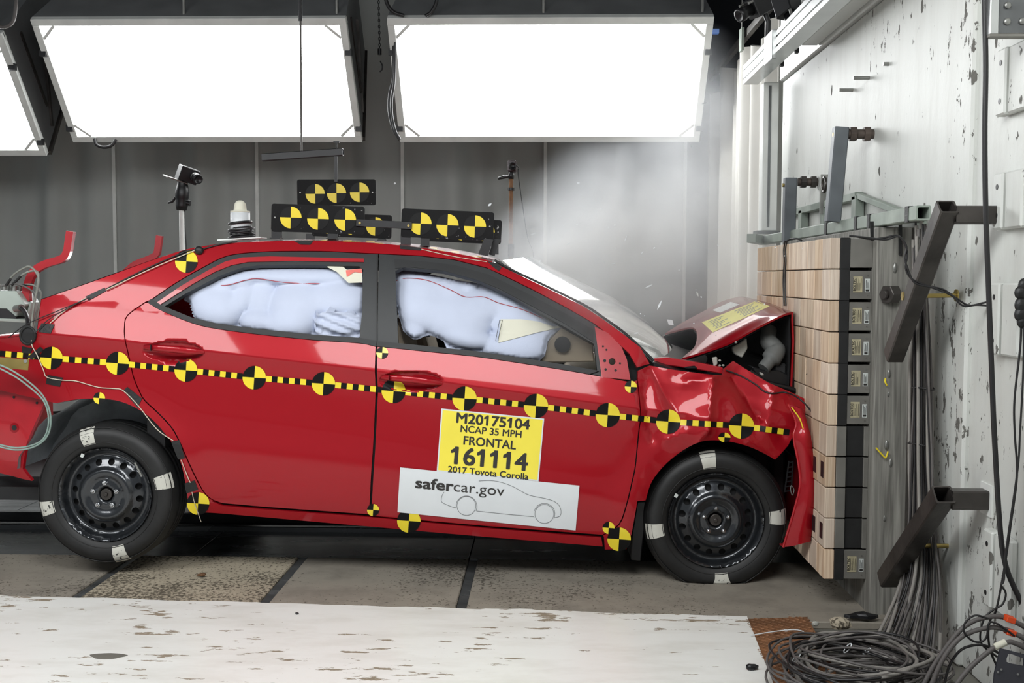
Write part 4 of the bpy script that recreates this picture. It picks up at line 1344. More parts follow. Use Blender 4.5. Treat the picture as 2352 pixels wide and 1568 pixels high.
for i in range(7):
    t = i / 6
    a, b_ = PY(1803 + 9 * (1 - t) * 1.2, 1062 + t * 66, 4.70), PY(1822 - t * 4, 1060 + t * 66, 4.70)
    gp.beam(a, b_, 0.008, 0.005)
for u in (0, 1):
    gp.beam(PY(1812 - u * -9, 1058, 4.70), PY(1802 + u * 15, 1130, 4.70), 0.006, 0.006)
gp.build('grille_piece', M['black_plastic'], car)
MB().tube(spline([PY(1818, 1115, 4.69), PY(1824, 1125, 4.69), PY(1820, 1137, 4.69), PY(1816, 1124, 4.69)], 5, True), 0.0025, 6, True).build('clip_ring', M['steel'], car)
for i in range(9):
    a = PY(1816 + i * 2.2, 935 + i * 8, 4.61)
    MB().tube([a, a + Vector((0.018, 0.01, -0.02 - 0.01 * (i % 2)))], 0.0025, 5).build('torn_edge', M['red_plain'], bumper)
for i, (a, b_) in enumerate((((1818, 935), (1850, 990)), ((1822, 940), (1845, 985)))):
    MB().tube(spline([PY(a[0], a[1], 4.6), PY((a[0] + b_[0]) / 2 + 4, (a[1] + b_[1]) / 2, 4.59), PY(b_[0], b_[1], 4.58)], 4), 0.003, 6).build('yellow_lead', M['yellow'], car)

# ---- cabin
def airbag(outline, lobes, seams, base=0.10, bulge=0.075, zf=None):
    """an inflated cushion: overlapping domes (centre, radii and turn in crop units) on a flat bag"""
    S0 = lambda x, z: side(x, z) + base - bulge * 0.6
    lp = xz(outline, S0)
    L2 = np.array(densify(lp, 0.02))
    LB = []
    for (cx_, cy_), (rx, ry), turn, amp in lobes:
        c_ = PS(*zf([(cx_, cy_)])[0], S0)
        k_ = (4.75 / 2500) / 3.92
        LB.append((c_.x, c_.z, rx * k_, ry * k_, math.cos(math.radians(turn)), math.sin(math.radians(turn)), amp))
    def S(x, z):
        d = float(np.sqrt(((L2 - (x, z)) ** 2).sum(1)).min())
        t = 0.0
        for cx_, cz_, rx, ry, co, si, amp in LB:
            u, v = x - cx_, z - cz_
            q = ((u * co + v * si) / rx) ** 2 + ((-u * si + v * co) / ry) ** 2
            if q < 1:
                t += (amp * math.sqrt(1 - q)) ** 5
        return side(x, z) + base - bulge * (t ** 0.2) * min(1.0, (d / 0.02)) ** 0.5
    o = sheet('curtain_airbag', lp, M['airbag'], car, S, sp=0.011, rim=0.03)
    for q in seams:
        pts = spline([PS(a, b_, lambda x, z: S(x, z) - 0.003) for a, b_ in q], 10)
        MB().tube(pts, 0.0016, 5).build('seam_stitching', M['red_plain'], o)
    return o, S
bag_r, SR = airbag(sm(z3([(290, 580), (360, 490), (520, 415), (700, 345), (850, 295), (1000, 275), (1500, 275), (1930, 300), (1960, 500), (1940, 720), (1930, 960), (1650, 950), (1200, 900), (1000, 875), (620, 830), (420, 770), (375, 690), (350, 610)]), 3),
    [((600, 640), (270, 230), -10, 1.0), ((840, 560), (110, 190), -15, 0.75), ((1000, 560), (150, 210), 0, 0.62), ((970, 770), (170, 120), 0, 0.85), ((1330, 640), (270, 270), 0, 1.0), ((1700, 570), (320, 190), 0, 0.95), ((1250, 800), (260, 160), 0, 0.95), ((1350, 360), (700, 100), 0, 0.95), ((800, 400), (330, 100), 14, 0.9), ((1750, 780), (260, 120), 0, 0.5), ((480, 520), (160, 110), 25, 0.75)],
    [z3([(520, 438), (700, 450), (880, 405), (1000, 392), (1300, 430), (1925, 437)])], zf=z3)
bag_f, SF = airbag(sm(z4([(262, 340), (380, 315), (620, 360), (850, 410), (1050, 440), (1250, 520), (1480, 640), (1650, 740), (1760, 830), (1680, 900), (1640, 960), (1560, 1140), (1150, 1090), (900, 1060), (740, 1040), (690, 960), (560, 905), (440, 945), (340, 880), (300, 770), (265, 600)]), 3),
    [((480, 600), (270, 300), 0, 1.0), ((800, 730), (360, 250), -12, 1.0), ((1010, 640), (230, 160), -15, 0.85), ((600, 450), (420, 130), -12, 0.8), ((1250, 640), (330, 130), -25, 0.7), ((1420, 830), (330, 200), -20, 0.8), ((1350, 1010), (320, 160), 0, 0.9), ((900, 920), (260, 110), -10, 0.9), ((420, 870), (140, 90), -30, 0.8), ((930, 450), (90, 90), 0, 0.6)],
    [z4([(262, 412), (380, 386), (560, 408), (760, 490), (900, 555), (1060, 555), (1200, 610), (1400, 665), (1600, 750)])], base=0.12, zf=z4)
# belt-like tether across the front bag
tp = z4([(1215, 755), (1400, 755), (1550, 775), (1690, 820), (1830, 815), (1700, 840), (1560, 870), (1350, 925), (1195, 965)])
o = xz(tp, SF)
sheet('fabric_tether', o, M['cloth_white'], car, lambda x, z: SF(x, z) - 0.006, sp=0.02, rim=0.004)
MB().tube([PS(a, b_, lambda x, z: SF(x, z) - 0.009) for a, b_ in z4([(1205, 765), (1230, 762), (1190, 950), (1170, 952), (1205, 765)])], 0.0011, 5).build('tether_stitching', M['print'], car)
# torn cloth in the rear window corner
tw = [PS(a, b_, lambda x, z: side(x, z) + 0.015) for a, b_ in z3([(1610, 285), (1690, 235), (1790, 310), (1925, 300), (1930, 425), (1805, 430), (1700, 330)])]
MB().prism(tw, (0, 0.006, 0)).build('torn_wrap', M['cloth_white'], car)
MB().prism([PS(a, b_, lambda x, z: side(x, z) + 0.012) for a, b_ in z3([(1780, 315), (1920, 300), (1930, 340), (1860, 330), (1790, 375)])], (0, 0.002, 0)).build('red_print_patch', mat('red_print', srgb(235, 120, 110), 0.6), car)
rt = sheet('curtain_airbag', xz(sm(z3([(1530, 720), (1620, 690), (1920, 720), (1960, 900), (1700, 930), (1600, 940), (1520, 860)]), 3), SR), M['airbag'], car, lambda x, z: SR(x, z) - 0.03 - 0.008 * math.sin(z * 160 + x * 60), sp=0.012, rim=0.03)
# seats, dashboard, far door trims
def seat(x, y, back_top):
    s = part_empty('seat', car)
    MB().box((x + 0.02, y, 0.50), (0.52, 0.52, 0.16)).build('cushion', M['beige'], s, bevel=0.05, seg=3)
    MB().box((x - 0.24, y, 0.83), (0.16, 0.50, 0.62), Matrix.Rotation(-0.25, 3, 'Y')).build('backrest', M['beige'], s, bevel=0.05, seg=3)
    MB().box((x - 0.34, y, 1.22), (0.10, 0.26, 0.18), Matrix.Rotation(-0.2, 3, 'Y')).build('headrest', M['beige'], s, bevel=0.04, seg=3)
seat(-0.42, Y0 + 0.45, 1.2)
seat(-0.42, 2 * YC - Y0 - 0.45, 1.2)
MB().box((-1.25, YC, 0.52), (0.5, 1.25, 0.18)).build('rear_bench', M['beige'], car, bevel=0.05, seg=3)
MB().box((-1.55, YC, 0.83), (0.16, 1.25, 0.6), Matrix.Rotation(-0.25, 3, 'Y')).build('rear_backrest', M['beige'], car, bevel=0.05, seg=3)
MB().prism([Vector((0.40, Y0 + 0.13, 0.92)), Vector((0.12, Y0 + 0.13, 0.86)), Vector((0.08, Y0 + 0.13, 0.62)), Vector((0.40, Y0 + 0.13, 0.55))], (0, 1.5, 0)).build('dashboard', M['beige'], car, bevel=0.02)
dk = PY(1292, 791, 4.84)
MB().cyl((dk.x, dk.y, dk.z), (dk.x, dk.y + 0.01, dk.z), 0.036, 24).build('air_vent', M['dark'], car)
dpl = [PY(a, b_, 4.86) for a, b_ in z4([(1640, 960), (1760, 840), (1900, 800), (2040, 930), (2060, 1140), (1560, 1150)])]
MB().prism(dpl, (0, 0.06, 0)).build('dash_end', M['beige'], car, bevel=0.006)
MB().tube(spline([Vector((0.02 + 0.06 * math.sin(a) * 0.4, Y0 + 0.45 + 0.18 * math.cos(a), 0.86 + 0.17 * math.sin(a))) for a in [2 * math.pi * k / 12 for k in range(12)]], 3, True), 0.014, 8, True).build('steering_wheel', M['black_plastic'], car)

# ---- lettering
def text_poly(txt, bold=0.0):
    cu = bpy.data.curves.new('lettering', 'FONT')
    cu.body = txt
    cu.size = 1.0
    cu.offset = bold
    cu.resolution_u = 4
    ob = bpy.data.objects.new('lettering', cu)
    COL.objects.link(ob)
    dg = bpy.context.evaluated_depsgraph_get()
    me = ob.evaluated_get(dg).to_mesh()
    vs = [tuple(v.co) for v in me.vertices]
    fs = [tuple(p.vertices) for p in me.polygons]
    ob.evaluated_get(dg).to_mesh_clear()
    bpy.data.objects.remove(ob)
    bpy.data.curves.remove(cu)
    return vs, fs
def text_flagged(txt):
    """the built-in face draws a bare stroke for 1: give every 1 the slanting flag of the placard's lettering"""
    vs, fs = text_poly(txt)
    one = text_poly('1')[0]
    w1, h1 = max(v[0] for v in one) - min(v[0] for v in one), max(v[1] for v in one)
    for i, ch in enumerate(txt):
        if ch == '1':
            xr = max(v[0] for v in text_poly(txt[:i + 1])[0])
            xl = xr - w1
            o = len(vs)
            vs = vs + [(xl + 0.01, h1, 0), (xl + 0.01, h1 - 0.16, 0), (xl - 0.14, h1 - 0.24, 0), (xl - 0.14, h1 - 0.15, 0), (xl - 0.04, h1 - 0.08, 0)]
            fs = fs + [(o, o + 4, o + 3, o + 2, o + 1)]
    return vs, fs
for txt, x, y, z, cell in TEXT_JOBS:
    vs, fs = text_poly(txt, 0.02)
    w_ = max(v[0] for v in vs)
    k = 0.052 / w_
    hgt = max(v[1] for v in vs)
    MB().add([(x - v[1] * k * 0.95 + hgt * k * 0.45, y - 0.0005, z + (v[0] - w_ / 2) * k) for v in vs], fs).build('lettering', M['print'], cell)

# ---- stickers on the side
def SL(lift):
    return lambda x, z: side(x, z) - lift
def roundel(cx, cy, r, tilt=4.0, surf=None, parent=None, name='target_sticker', lift=0.0030, ry=None):
    surf = surf or SL(lift)
    b = MB()
    t = math.radians(tilt)
    ry = ry or r
    n = 32
    rings = (0.0, 0.34, 0.67, 1.0)
    for q in range(4):
        m_ = 0 if q in (0, 2) else 1            # upper right and lower left are yellow
        rows = []
        for rr in rings:
            rows.append([])
            for k in range(n // 4 + 1):
                a = math.pi / 2 * q + math.pi / 2 * k / (n // 4)
                u, v = rr * r * math.cos(a), -rr * ry * math.sin(a)
                px_, py_ = cx + u * math.cos(t) - v * math.sin(t), cy + u * math.sin(t) + v * math.cos(t)
                rows[-1].append(PS(px_, py_, surf))
        b.grid(rows, m_, True, True)
    return b.build(name, [M['yellow'], M['ink']], parent or car)
LINE = [(-40, 808, 26), (118, 822, 26), (270, 834, 26.5), (427, 850, 26.5), (584, 867, 27), (743, 881, 27), (904, 898, 27.5), (1067, 915, 28), (1231, 932, 28), (1396, 953, 28), (1535, 968, 28), (1703, 978, 29), (1850, 998, 10)]
for cx_, cy_, r_ in LINE[1:-1]:
    roundel(cx_, cy_, r_)
S1 = SL(0.0022)
for (ax_, ay_, ar), (bx_, by_, br_) in zip(LINE[:-1], LINE[1:]):
    a, b_ = Vector((ax_, ay_)), Vector((bx_, by_))
    d = (b_ - a).normalized()
    s0, s1 = ar, (b_ - a).length - br_
    n = max(3, int(round((s1 - s0) / 13.4)))
    nn = Vector((-d.y, d.x))
    tb = MB()
    for k in range(n):
        p, q = a + d * lerp(s0, s1, k / n), a + d * lerp(s0, s1, (k + 1) / n)
        if q.x > 1822 or q.x < -30:
            continue
        g = [[PS(w.x, w.y, S1) for w in (p.lerp(q, t) + nn * h for t in (0, 0.5, 1))] for h in (-6.6, 0, 6.6)]
        tb.grid(g, k % 2, True)
    tb.build('checker_tape', [M['yellow'], M['ink']], car)
for cx_, cy_, r_ in ((228, 914, 13.5), (878, 810, 13.5), (1449, 888, 14), (857, 1171, 14), (1398, 1212, 14), (455, 1156, 26), (939, 1196, 27), (1422, 1238, 27), (428, 600, 26)):
    roundel(cx_, cy_, r_)
roundel(1664, 1004, 14, ry=11)

# ---- placards on the front door
def placard(corners, name, mt, lift, inset=0.0, n=(24, 10)):
    a, b_, c_, d_ = [Vector((p[0], p[1], 0)) for p in corners]
    S = SL(lift)
    rows = []
    for i in range(n[1] + 1):
        v = lerp(inset, 1 - inset, i / n[1])
        rows.append([])
        for k in range(n[0] + 1):
            u = lerp(inset * 0.6, 1 - inset * 0.6, k / n[0])
            q = a.lerp(b_, u).lerp(d_.lerp(c_, u), v)
            rows[-1].append(PS(q.x, q.y, S))
    return MB().solid(rows, (0, 0.0006, 0)).build(name, mt, car)
def letter(parent, txt, cx, cy, width, height, ex, ey, lift, thick=0.0, left=False, mt='print'):
    bold = 0.0
    """centre (or left end of the base line) in pixels; ex, ey: directions along and down the line"""
    vs, fs = text_flagged(txt)
    x0, x1 = min(v[0] for v in vs), max(v[0] for v in vs)
    if left:
        k = width / (x1 - x0)
        ky, yo, xo = k if not height else height, 0.0, x0
    else:
        cap = [v for v in text_poly('H')[0]]
        ch = max(v[1] for v in cap)
        k = width / (x1 - x0)
        ky, yo, xo = height / ch, ch / 2, (x0 + x1) / 2
    ex, ey = Vector(ex).normalized(), Vector(ey).normalized()
    S = SL(lift)
    mb = MB()
    sh = [(0, 0)] if not thick else [(math.cos(a) * thick, math.sin(a) * thick) for a in [math.pi / 4 + math.pi / 2 * i for i in range(4)]] + [(thick, 0), (-thick, 0)]
    for i, (dx, dy) in enumerate(sh):
        out = []
        for v in vs:
            q = Vector((cx + dx, cy + dy)) + ex * (v[0] - xo) * k - ey * (v[1] - yo) * ky
            p = PS(q.x, q.y, S)
            p.y -= i * 0.00004
            out.append(p)
        mb.add(out, fs)
    return tag(mb.build('lettering', M[mt], parent), kind='stuff')
yc = [(1014, 938), (1250, 961), (1237, 1105), (1003, 1082)]
wc = [(919, 1073), (1331, 1115), (1322, 1218), (913, 1176)]
yp = placard(yc, 'yellow_placard', M['paper'], 0.0030)
placard(yc, 'yellow_field', M['paper_yellow'], 0.0034, 0.022)
ex_, ey_ = (236, 23), (-11, 144)
for t_, cx_, cy_, w_, h_, bo in (('M20175104', 1133, 967, 168, 22, 1.1), ('NCAP 35 MPH', 1128, 990.5, 140, 15.5, 0.45), ('FRONTAL', 1125, 1016.5, 120, 19, 0.7), ('161114', 1124, 1053, 175, 38, 1.7), ('2017 Toyota Corolla', 1121.5, 1085.5, 185, 14, 0.5)):
    letter(yp, t_, cx_, cy_, w_, h_, ex_, ey_, 0.0042, bo)
wp = placard(wc, 'white_placard', M['paper'], 0.0048)
ex_, ey_ = (412, 39.5), (-7, 103)
letter(wp, 'safer', 954.4, 1119.5, 86, 34, ex_, ey_, 0.0064, 1.15, True)
letter(wp, 'car.gov', 1041.5, 1127.8, 117, 34, ex_, ey_, 0.0064, 0.0, True)
zq = lambda a, b_: (a / 3.92 + 860, b_ / 3.92 + 900)
def ribbon(pp, w=1.0):
    P = [Vector(q) for q in pp]
    S = SL(0.0062)
    ra, rb = [], []
    for i, q in enumerate(P):
        d = (P[min(i + 1, len(P) - 1)] - P[max(i - 1, 0)])
        d = d.normalized() if d.length > 0 else Vector((1, 0))
        nn = Vector((-d.y, d.x)) * w / 2
        ra.append(PS(q.x + nn.x, q.y + nn.y, S))
        rb.append(PS(q.x - nn.x, q.y - nn.y, S))
    MB().grid([ra, rb]).build('outline_drawing', M['thin_line'], wp)
def arc(cx, cy, r, a0, a1, n=28):
    return [zq(cx + r * math.cos(math.radians(lerp(a0, a1, k / n))), cy + r * math.sin(math.radians(lerp(a0, a1, k / n)))) for k in range(n + 1)]
ribbon(sm([zq(*p) for p in ((940, 800), (1050, 797), (1150, 815), (1250, 852), (1330, 897), (1400, 930), (1520, 955), (1610, 980), (1660, 1018), (1680, 1070), (1670, 1115), (1620, 1132))], 4))
ribbon(arc(1530, 1097, 95, 22, -165))
ribbon([zq(1438, 1122), zq(1200, 1101), zq(918, 1071)])
ribbon(arc(828, 1030, 95, 25, -172))
ribbon(sm([zq(*p) for p in ((734, 1042), (690, 1030), (612, 995), (602, 965), (610, 930), (627, 900))], 4))
ribbon(arc(828, 1025, 85, 0, 360, 40))
ribbon(arc(1530, 1097, 85, 0, 360, 40))

# ---- tape and thin wires on the rear quarter
def tape_patch(pp, lift=0.003, name='tape_strip'):
    o = xz(pp, SL(lift))
    return sheet(name, densify(o, 0.02), M['tape'], car, SL(lift), sp=0.02, rim=0.002)
tape_patch([(283, 897), (292, 888), (326, 915), (316, 936)])
tape_patch([(109, 861), (144, 867), (137, 888), (105, 881)])
tape_patch([(393, 1014), (412, 1010), (425, 1052), (409, 1055)])
tape_patch([(424, 1110), (447, 1103), (455, 1124), (428, 1133)])
tape_patch([(95, 742), (125, 745), (116, 766), (88, 762)])
tape_patch([(196, 681), (240, 660), (243, 668), (204, 690)])
tape_patch([(62, 820), (92, 796), (100, 803), (74, 826)])
tape_patch([(50, 795), (74, 800), (70, 812), (51, 810)])
tape_patch([(674, 552), (720, 553), (712, 562), (690, 561)])
tape_patch([(918, 563), (968, 569), (966, 575), (919, 571)])
MB().sphere(PS(457, 575, SL(0.01)), 0.022, 10, sc=(1, 0.6, 0.9)).build('tape_wad', M['tape'], car)
M['thin_wire'] = mat('cream_lead', srgb(206, 196, 176), 0.5, var=0.05)
def lead(pp, r, mt, name='lead_wire', lift=0.006, n=4):
    S = SL(lift)
    return MB().tube(spline([PS(a, b_, S) for a, b_ in pp], n), r, 6).build(name, mt, car)
lead([(72, 781), (74, 795), (85, 815), (100, 850), (108, 866), (144, 873), (175, 875), (225, 889), (262, 892), (283, 897), (318, 932), (360, 985), (398, 1012)], 0.0022, M['thin_wire'])
lead([(416, 1056), (430, 1092), (437, 1108)], 0.0022, M['thin_wire'])
lead([(441, 1130), (447, 1155), (462, 1198)], 0.0018, M['thin_wire'])
lead([(115, 742), (150, 712), (197, 684)], 0.0022, M['thin_wire'])
lead([(243, 664), (330, 620), (420, 580), (448, 573)], 0.0035, M['cable'])
lead([(243, 666), (345, 618), (430, 582), (450, 574)], 0.0025, M['thin_wire'], lift=0.010)
lead([(465, 572), (500, 562), (545, 554)], 0.0035, M['cable'])
lead([(20, 775), (60, 745), (130, 715), (200, 686)], 0.0022, M['cable'], lift=0.012)
lead([(80, 765), (110, 735), (160, 705), (205, 683)], 0.0022, M['cable'], lift=0.012)
lead([(968, 572), (1010, 582), (1060, 592), (1118, 601)], 0.0018, M['thin_wire'], lift=0.003)
tape_patch([(1120, 600), (1140, 604), (1152, 614), (1146, 622), (1132, 612)])
# round grommet where the loom enters the wing
gr = [PS(64 + 17 * math.cos(a), 770 + 20 * math.sin(a), SL(0.004)) for a in [2 * math.pi * k / 20 for k in range(20)]]
MB().tube(gr, 0.006, 8, True).build('grommet', M['rubber'], car)
panel('grommet_opening', [(64 + 17 * math.cos(a), 770 + 20 * math.sin(a)) for a in [2 * math.pi * k / 20 for k in range(20)]], M['dark'], car, inset=0, lift=-0.003, rim=0, sp=0.03)
# boot hinge arms
def arm(pp, name='boot_hinge'):
    P = spline(pp, 6)
    rows = []
    for i, p in enumerate(P):
        d = (P[min(i + 1, len(P) - 1)] - P[max(i - 1, 0)]).normalized()
        nn = Vector((-d.z, 0, d.x)).normalized() * 0.017
        rows.append([p - nn, p + nn])
    return MB().solid(rows, (0, 0.03, 0), smooth=False).build(name, M['red_plain'], car)
Yh = 5.0
hinge = arm([PY(a, b_, Yh) for a, b_ in ((59, 692), (59, 665), (72, 628), (98, 608), (140, 594), (152, 578), (156, 556), (160, 531))])
Yh = 6.15
arm([PY(a, b_, Yh) for a, b_ in ((270, 640), (290, 622), (310, 606), (345, 592), (358, 582), (362, 562), (365, 541))])

# ================================================================== instruments on and over the car
def flat_roundel(parent, c, ex, ez, r, nrm, tilt=0.0):
    b = MB()
    for q in range(4):
        rows = []
        for rr in (0.0, 1.0):
            rows.append([c + (ex * math.cos(a) + ez * math.sin(a)) * r * rr for a in [math.pi / 2 * q + math.pi / 2 * k / 8 + tilt for k in range(9)]])
        b.grid(rows, 0 if q in (0, 2) else 1, False, True)
    b.v = [tuple(Vector(v) + nrm * 0.0015) for v in b.v]
    return b.build('target_disc', [M['yellow'], M['ink']], parent)
def rounded(c, ex, ez, w, h, r, n=4):
    out = []
    for sx_, sz_, a0 in ((1, 1, 0), (-1, 1, 90), (-1, -1, 180), (1, -1, 270)):
        for k in range(n + 1):
            a = math.radians(a0 + 90 * k / n)
            out.append(c + ex * (sx_ * (w / 2 - r) + r * math.cos(a)) + ez * (sz_ * (h / 2 - r) + r * math.sin(a)))
    return out
M['scuffed'] = chipped('scuffed_black_plate', srgb(12, 12, 13), srgb(190, 190, 188), 0.02, fine=45, scale=9, rough=0.6, bump=0.0, grime=srgb(24, 24, 24), gamt=0.3)
M['scuffed'].node_tree.nodes['Principled BSDF'].inputs['Specular IOR Level'].default_value = 0.2
def target_board(label, corners, y, discs, disc_r, feet, roof_y, group):
    a, b_, c_, d_ = [PY(p[0], p[1], y) for p in corners]
    cen = (a + b_ + c_ + d_) / 4
    ex = ((b_ - a) + (c_ - d_)).normalized()
    ez = Vector((0, 0, 1))
    ez = (ez - ex * ez.dot(ex)).normalized()
    w = ((b_ - a).length + (c_ - d_).length) / 2
    h = ((a - d_).length + (b_ - c_).length) / 2
    t = thing('target_board', label, 'target board', (cen.x, cen.y, cen.z - h / 2 - 0.04), group)
    MB().prism(rounded(cen, ex, ez, w, h, 0.012), (0, 0.005, 0)).build('plate', M['scuffed'], t)
    for px_, py_ in discs:
        flat_roundel(t, PY(px_, py_, y), ex, ez, disc_r * y / 2500, Vector((0, -1, 0)))
    for x0_, x1_, yb in feet:
        p, q = PY(x0_, yb, y), PY(x1_, yb, y)
        zt = cen.z - h / 2 + 0.02
        MB().box2((p.x, y + 0.004, p.z), (q.x, y + 0.010, zt)).box2((p.x, y - 0.03, p.z - 0.002), (q.x, y + 0.03, p.z + 0.004)).build('foot', M['black'], t)
    for u in (-1, 1):
        q = cen + ex * u * (w / 2 - 0.018)
        MB().cyl(q + Vector((0, -0.004, 0)), q, 0.004, 8).build('screw', M['steel'], t)
    return t, cen, ex, ez, w, h
GB = 'target boards on the car roof'
yb1, yb2 = 5.06, 5.96
target_board('near black target board with three yellow and black discs over the rear door', ((623, 467), (837, 474.5), (837, 538), (623, 531)), yb1, ((668, 499.5), (730.5, 502.5), (793, 504.5)), 25, ((623, 647, 548), (752, 775, 549)), 0, GB)
tf, *_ = target_board('near black target board with three yellow and black discs over the front door', ((922, 477), (1134, 489), (1134, 552), (921, 545)), yb1, ((966, 513.5), (1028, 517), (1091, 520)), 25.5, ((920, 943, 565), (966, 986, 565)), 0, GB)
for i, (xa, xb) in enumerate(((1100, 1122), (1124, 1138))):
    pp = [PY(a, b_, 5.05 + 0.05 * i) for a, b_ in ((xa + 12, 548), (xb + 11, 550), (xb - 2, 588), (xa - 2, 584))]
    MB().prism(pp, (0, 0.006, 0)).build('slotted_foot', M['black'], tf)
k = yb2 / yb1
def far_px(p):
    w = PY(p[0], p[1], yb1)
    return PR(w.x, yb2, w.z + 0.012)
target_board('far black target board half hidden behind the link bar between the two roof boards', [far_px(p) for p in ((623, 467), (837, 474.5), (837, 538), (623, 531))], yb2, [far_px(p) for p in ((668, 499.5), (730.5, 502.5), (793, 504.5))], 25 / k, [(a, b_, 552) for a, b_ in ((702, 722), (868, 886))], 0, GB)
target_board('far black target board showing only its end behind the front roof board', [far_px(p) for p in ((922, 477), (1134, 489), (1134, 552), (921, 545))], yb2, [far_px(p) for p in ((966, 513.5), (1028, 517), (1091, 520))], 25 / k, [(1128, 1145, 583)], 0, GB)
a, b_ = PY(818, 511, yb1 - 0.008), PY(946, 518, yb1 - 0.008)
lk = thing('link_bar', 'flat black bar joining the two near target boards on the roof', 'bar', (a + b_) / 2)
MB().beam(a, b_, 0.006, 0.033, up=(0, 0, 1)).build('strap', M['black'], lk, bevel=0.001)
for q in (PY(826, 512, yb1 - 0.014), PY(938, 518, yb1 - 0.014)):
    MB().cyl(q, q + Vector((0, 0.006, 0)), 0.006, 8).build('bolt', M['zinc'], lk)
# hanging board on its gallows
YH = 6.30
hb_, cen, *_r = target_board('black target board hanging on a stem from a square tube above the roof', ((682, 414), (863, 410), (863, 473), (683, 470)), YH, ((724, 445), (773, 443.5), (826, 441.5)), 22.3, (), 0, 'hanging target board')
MB().beam(PY(771.5, 345, YH - 0.006), PY(772, 418, YH - 0.006), 0.018, 0.010, up=(0, 1, 0)).build('stem', M['black'], hb_)
gl = thing('hanging_tube', 'short black square tube hung level on a thin rod below the softbox', 'tube', PY(696, 356, YH))
MB().sqtube(PY(603, 362, YH), PY(788, 349, YH), 0.042, 0.004).build('tube', M['black'], gl)
MB().cyl(PY(692.5, 352, YH), PY(689.5, -60, YH), 0.0062, 8).build('rod', M['black_steel'], gl)
MB().cyl(PY(689.7, 48, YH), PY(689.5, -60, YH), 0.011, 8).build('rod_sleeve', M['black'], gl)
MB().cyl(PY(773, 340, YH), PY(773, 326, YH), 0.004, 8).box(PY(773, 326, YH), (0.035, 0.012, 0.01)).build('clamp_screw', M['black'], gl)

# white beacon wound with cable, on the rear of the roof
YB_ = 5.25
bc = thing('beacon', 'white taped beacon with domed cap and black cable wound round its base', 'beacon', PY(555, 551, YB_))
pc = PY(552, 512, YB_)
w_ = 46 * YB_ / 2500
MB().lathe([(0, 0), (0.048, 0), (0.046, 0.10), (0.0, 0.10)], pc + Vector((0, 0, -0.05)), (0, 0, 1), 20).build('taped_body', M['paper'], bc)
MB().lathe([(0, 0.054), (0.010, 0.053), (0.019, 0.048), (0.026, 0.038), (0.029, 0.026), (0.030, 0.012), (0.032, 0.004), (0.046, 0.002), (0.047, -0.004), (0.0, -0.004)], pc + Vector((0, 0, 0.055)), (0, 0, 1), 24).build('dome_cap', M['cloth_white'], bc)
for i in range(9):
    rr = 0.055 + 0.008 * math.sin(i * 2.1)
    zz = -0.072 + 0.006 * i
    MB().tube([pc + Vector((rr * math.cos(a) + 0.006, rr * math.sin(a), zz + 0.006 * math.sin(a + i))) for a in [2 * math.pi * j / 24 for j in range(24)]], 0.004, 6, True).build('cable_turn', M['cable'], bc)
MB().tube([pc + Vector((0.052 * math.cos(a), 0.052 * math.sin(a), 0.0 + 0.006 * math.cos(a))) for a in [2 * math.pi * j / 24 for j in range(24)]], [0.007] * 24, 6, True).build('strap', M['cable'], bc)
pl0 = PY(507, 552, YB_), PY(606, 546, YB_)
MB().beam(pl0[0], pl0[1], 0.12, 0.006).build('base_plate', M['white_frame'], bc)

# two cameras on stands behind the car
YK = 8.05
ks = thing('camera_stand', 'black box camera with lens on a pale pole, left behind the roof', 'camera', (PY(418, 560, YK).x, YK, 0))
top = PY(417, 478, YK)
MB().cyl((top.x, YK, 0.02), (top.x, YK, top.z), 0.019, 16).build('pole', M['white_frame'], ks)
for a_ in (0.4, 2.5, 4.6):
    MB().tube([(top.x, YK, 0.75), (top.x + 0.42 * math.cos(a_), YK + 0.42 * math.sin(a_), 0.015)], 0.012, 8).build('leg', M['black'], ks)
MB().lathe([(0, 0), (0.036, 0), (0.044, 0.035), (0.040, 0.07), (0.049, 0.09), (0.052, 0.14), (0.044, 0.17), (0.036, 0.21), (0.04, 0.235), (0, 0.235)], top - Vector((0, 0, 0.015)), (0.05, 0, 1), 20).build('head', M['black_plastic'], ks)
MB().tube([PY(404, 452, YK), PY(396, 463, YK), PY(386, 466, YK)], [0.010, 0.009, 0.007], 8).build('lever', M['black_plastic'], ks)
MB().cyl(PY(428, 466, YK), PY(437, 467, YK), 0.02, 12).build('knob', M['black_plastic'], ks)
rt_ = Matrix.Rotation(math.radians(20), 3, 'Y') @ Matrix.Rotation(math.radians(35), 3, 'Z')
cc = PY(431, 401, YK)
MB().box(cc, (0.14, 0.11, 0.11), rt_).build('body', M['black_plastic'], ks, bevel=0.006)
dl = rt_ @ Vector((1, 0, 0))
dl = Vector((0.62, -0.70, -0.36)).normalized()
lc = PY(448, 405, YK) + Vector((0, -0.03, 0))
MB().lathe([(0.0, 0.0), (0.026, 0.0), (0.026, 0.035), (0.031, 0.04), (0.031, 0.075), (0.035, 0.08), (0.036, 0.115), (0.028, 0.115), (0.022, 0.10), (0, 0.10)], lc - dl * 0.03, dl, 20).build('lens', M['black_plastic'], ks)
MB().lathe([(0.0315, 0.045), (0.0325, 0.05), (0.0325, 0.058), (0.0315, 0.062)], lc - dl * 0.03, dl, 20).build('lens_ring', M['steel'], ks)
MB().box(PY(403, 412, YK), (0.16, 0.14, 0.010), rt_).build('mount_plate', M['steel'], ks, bevel=0.002)
MB().tube(spline([PY(424, 480, YK + .03), PY(426, 540, YK + .04), (top.x + 0.06, YK + .04, 0.9), (top.x + 0.03, YK + .04, 0.03)], 6), 0.004, 6).build('lead', M['cable'], ks)
YK2 = 7.7
k2 = thing('camera_stand', 'small dark camera on a brown steel stand behind the bonnet smoke', 'camera', (PY(1172, 580, YK2).x, YK2, 0))
t2 = PY(1174, 408, YK2)
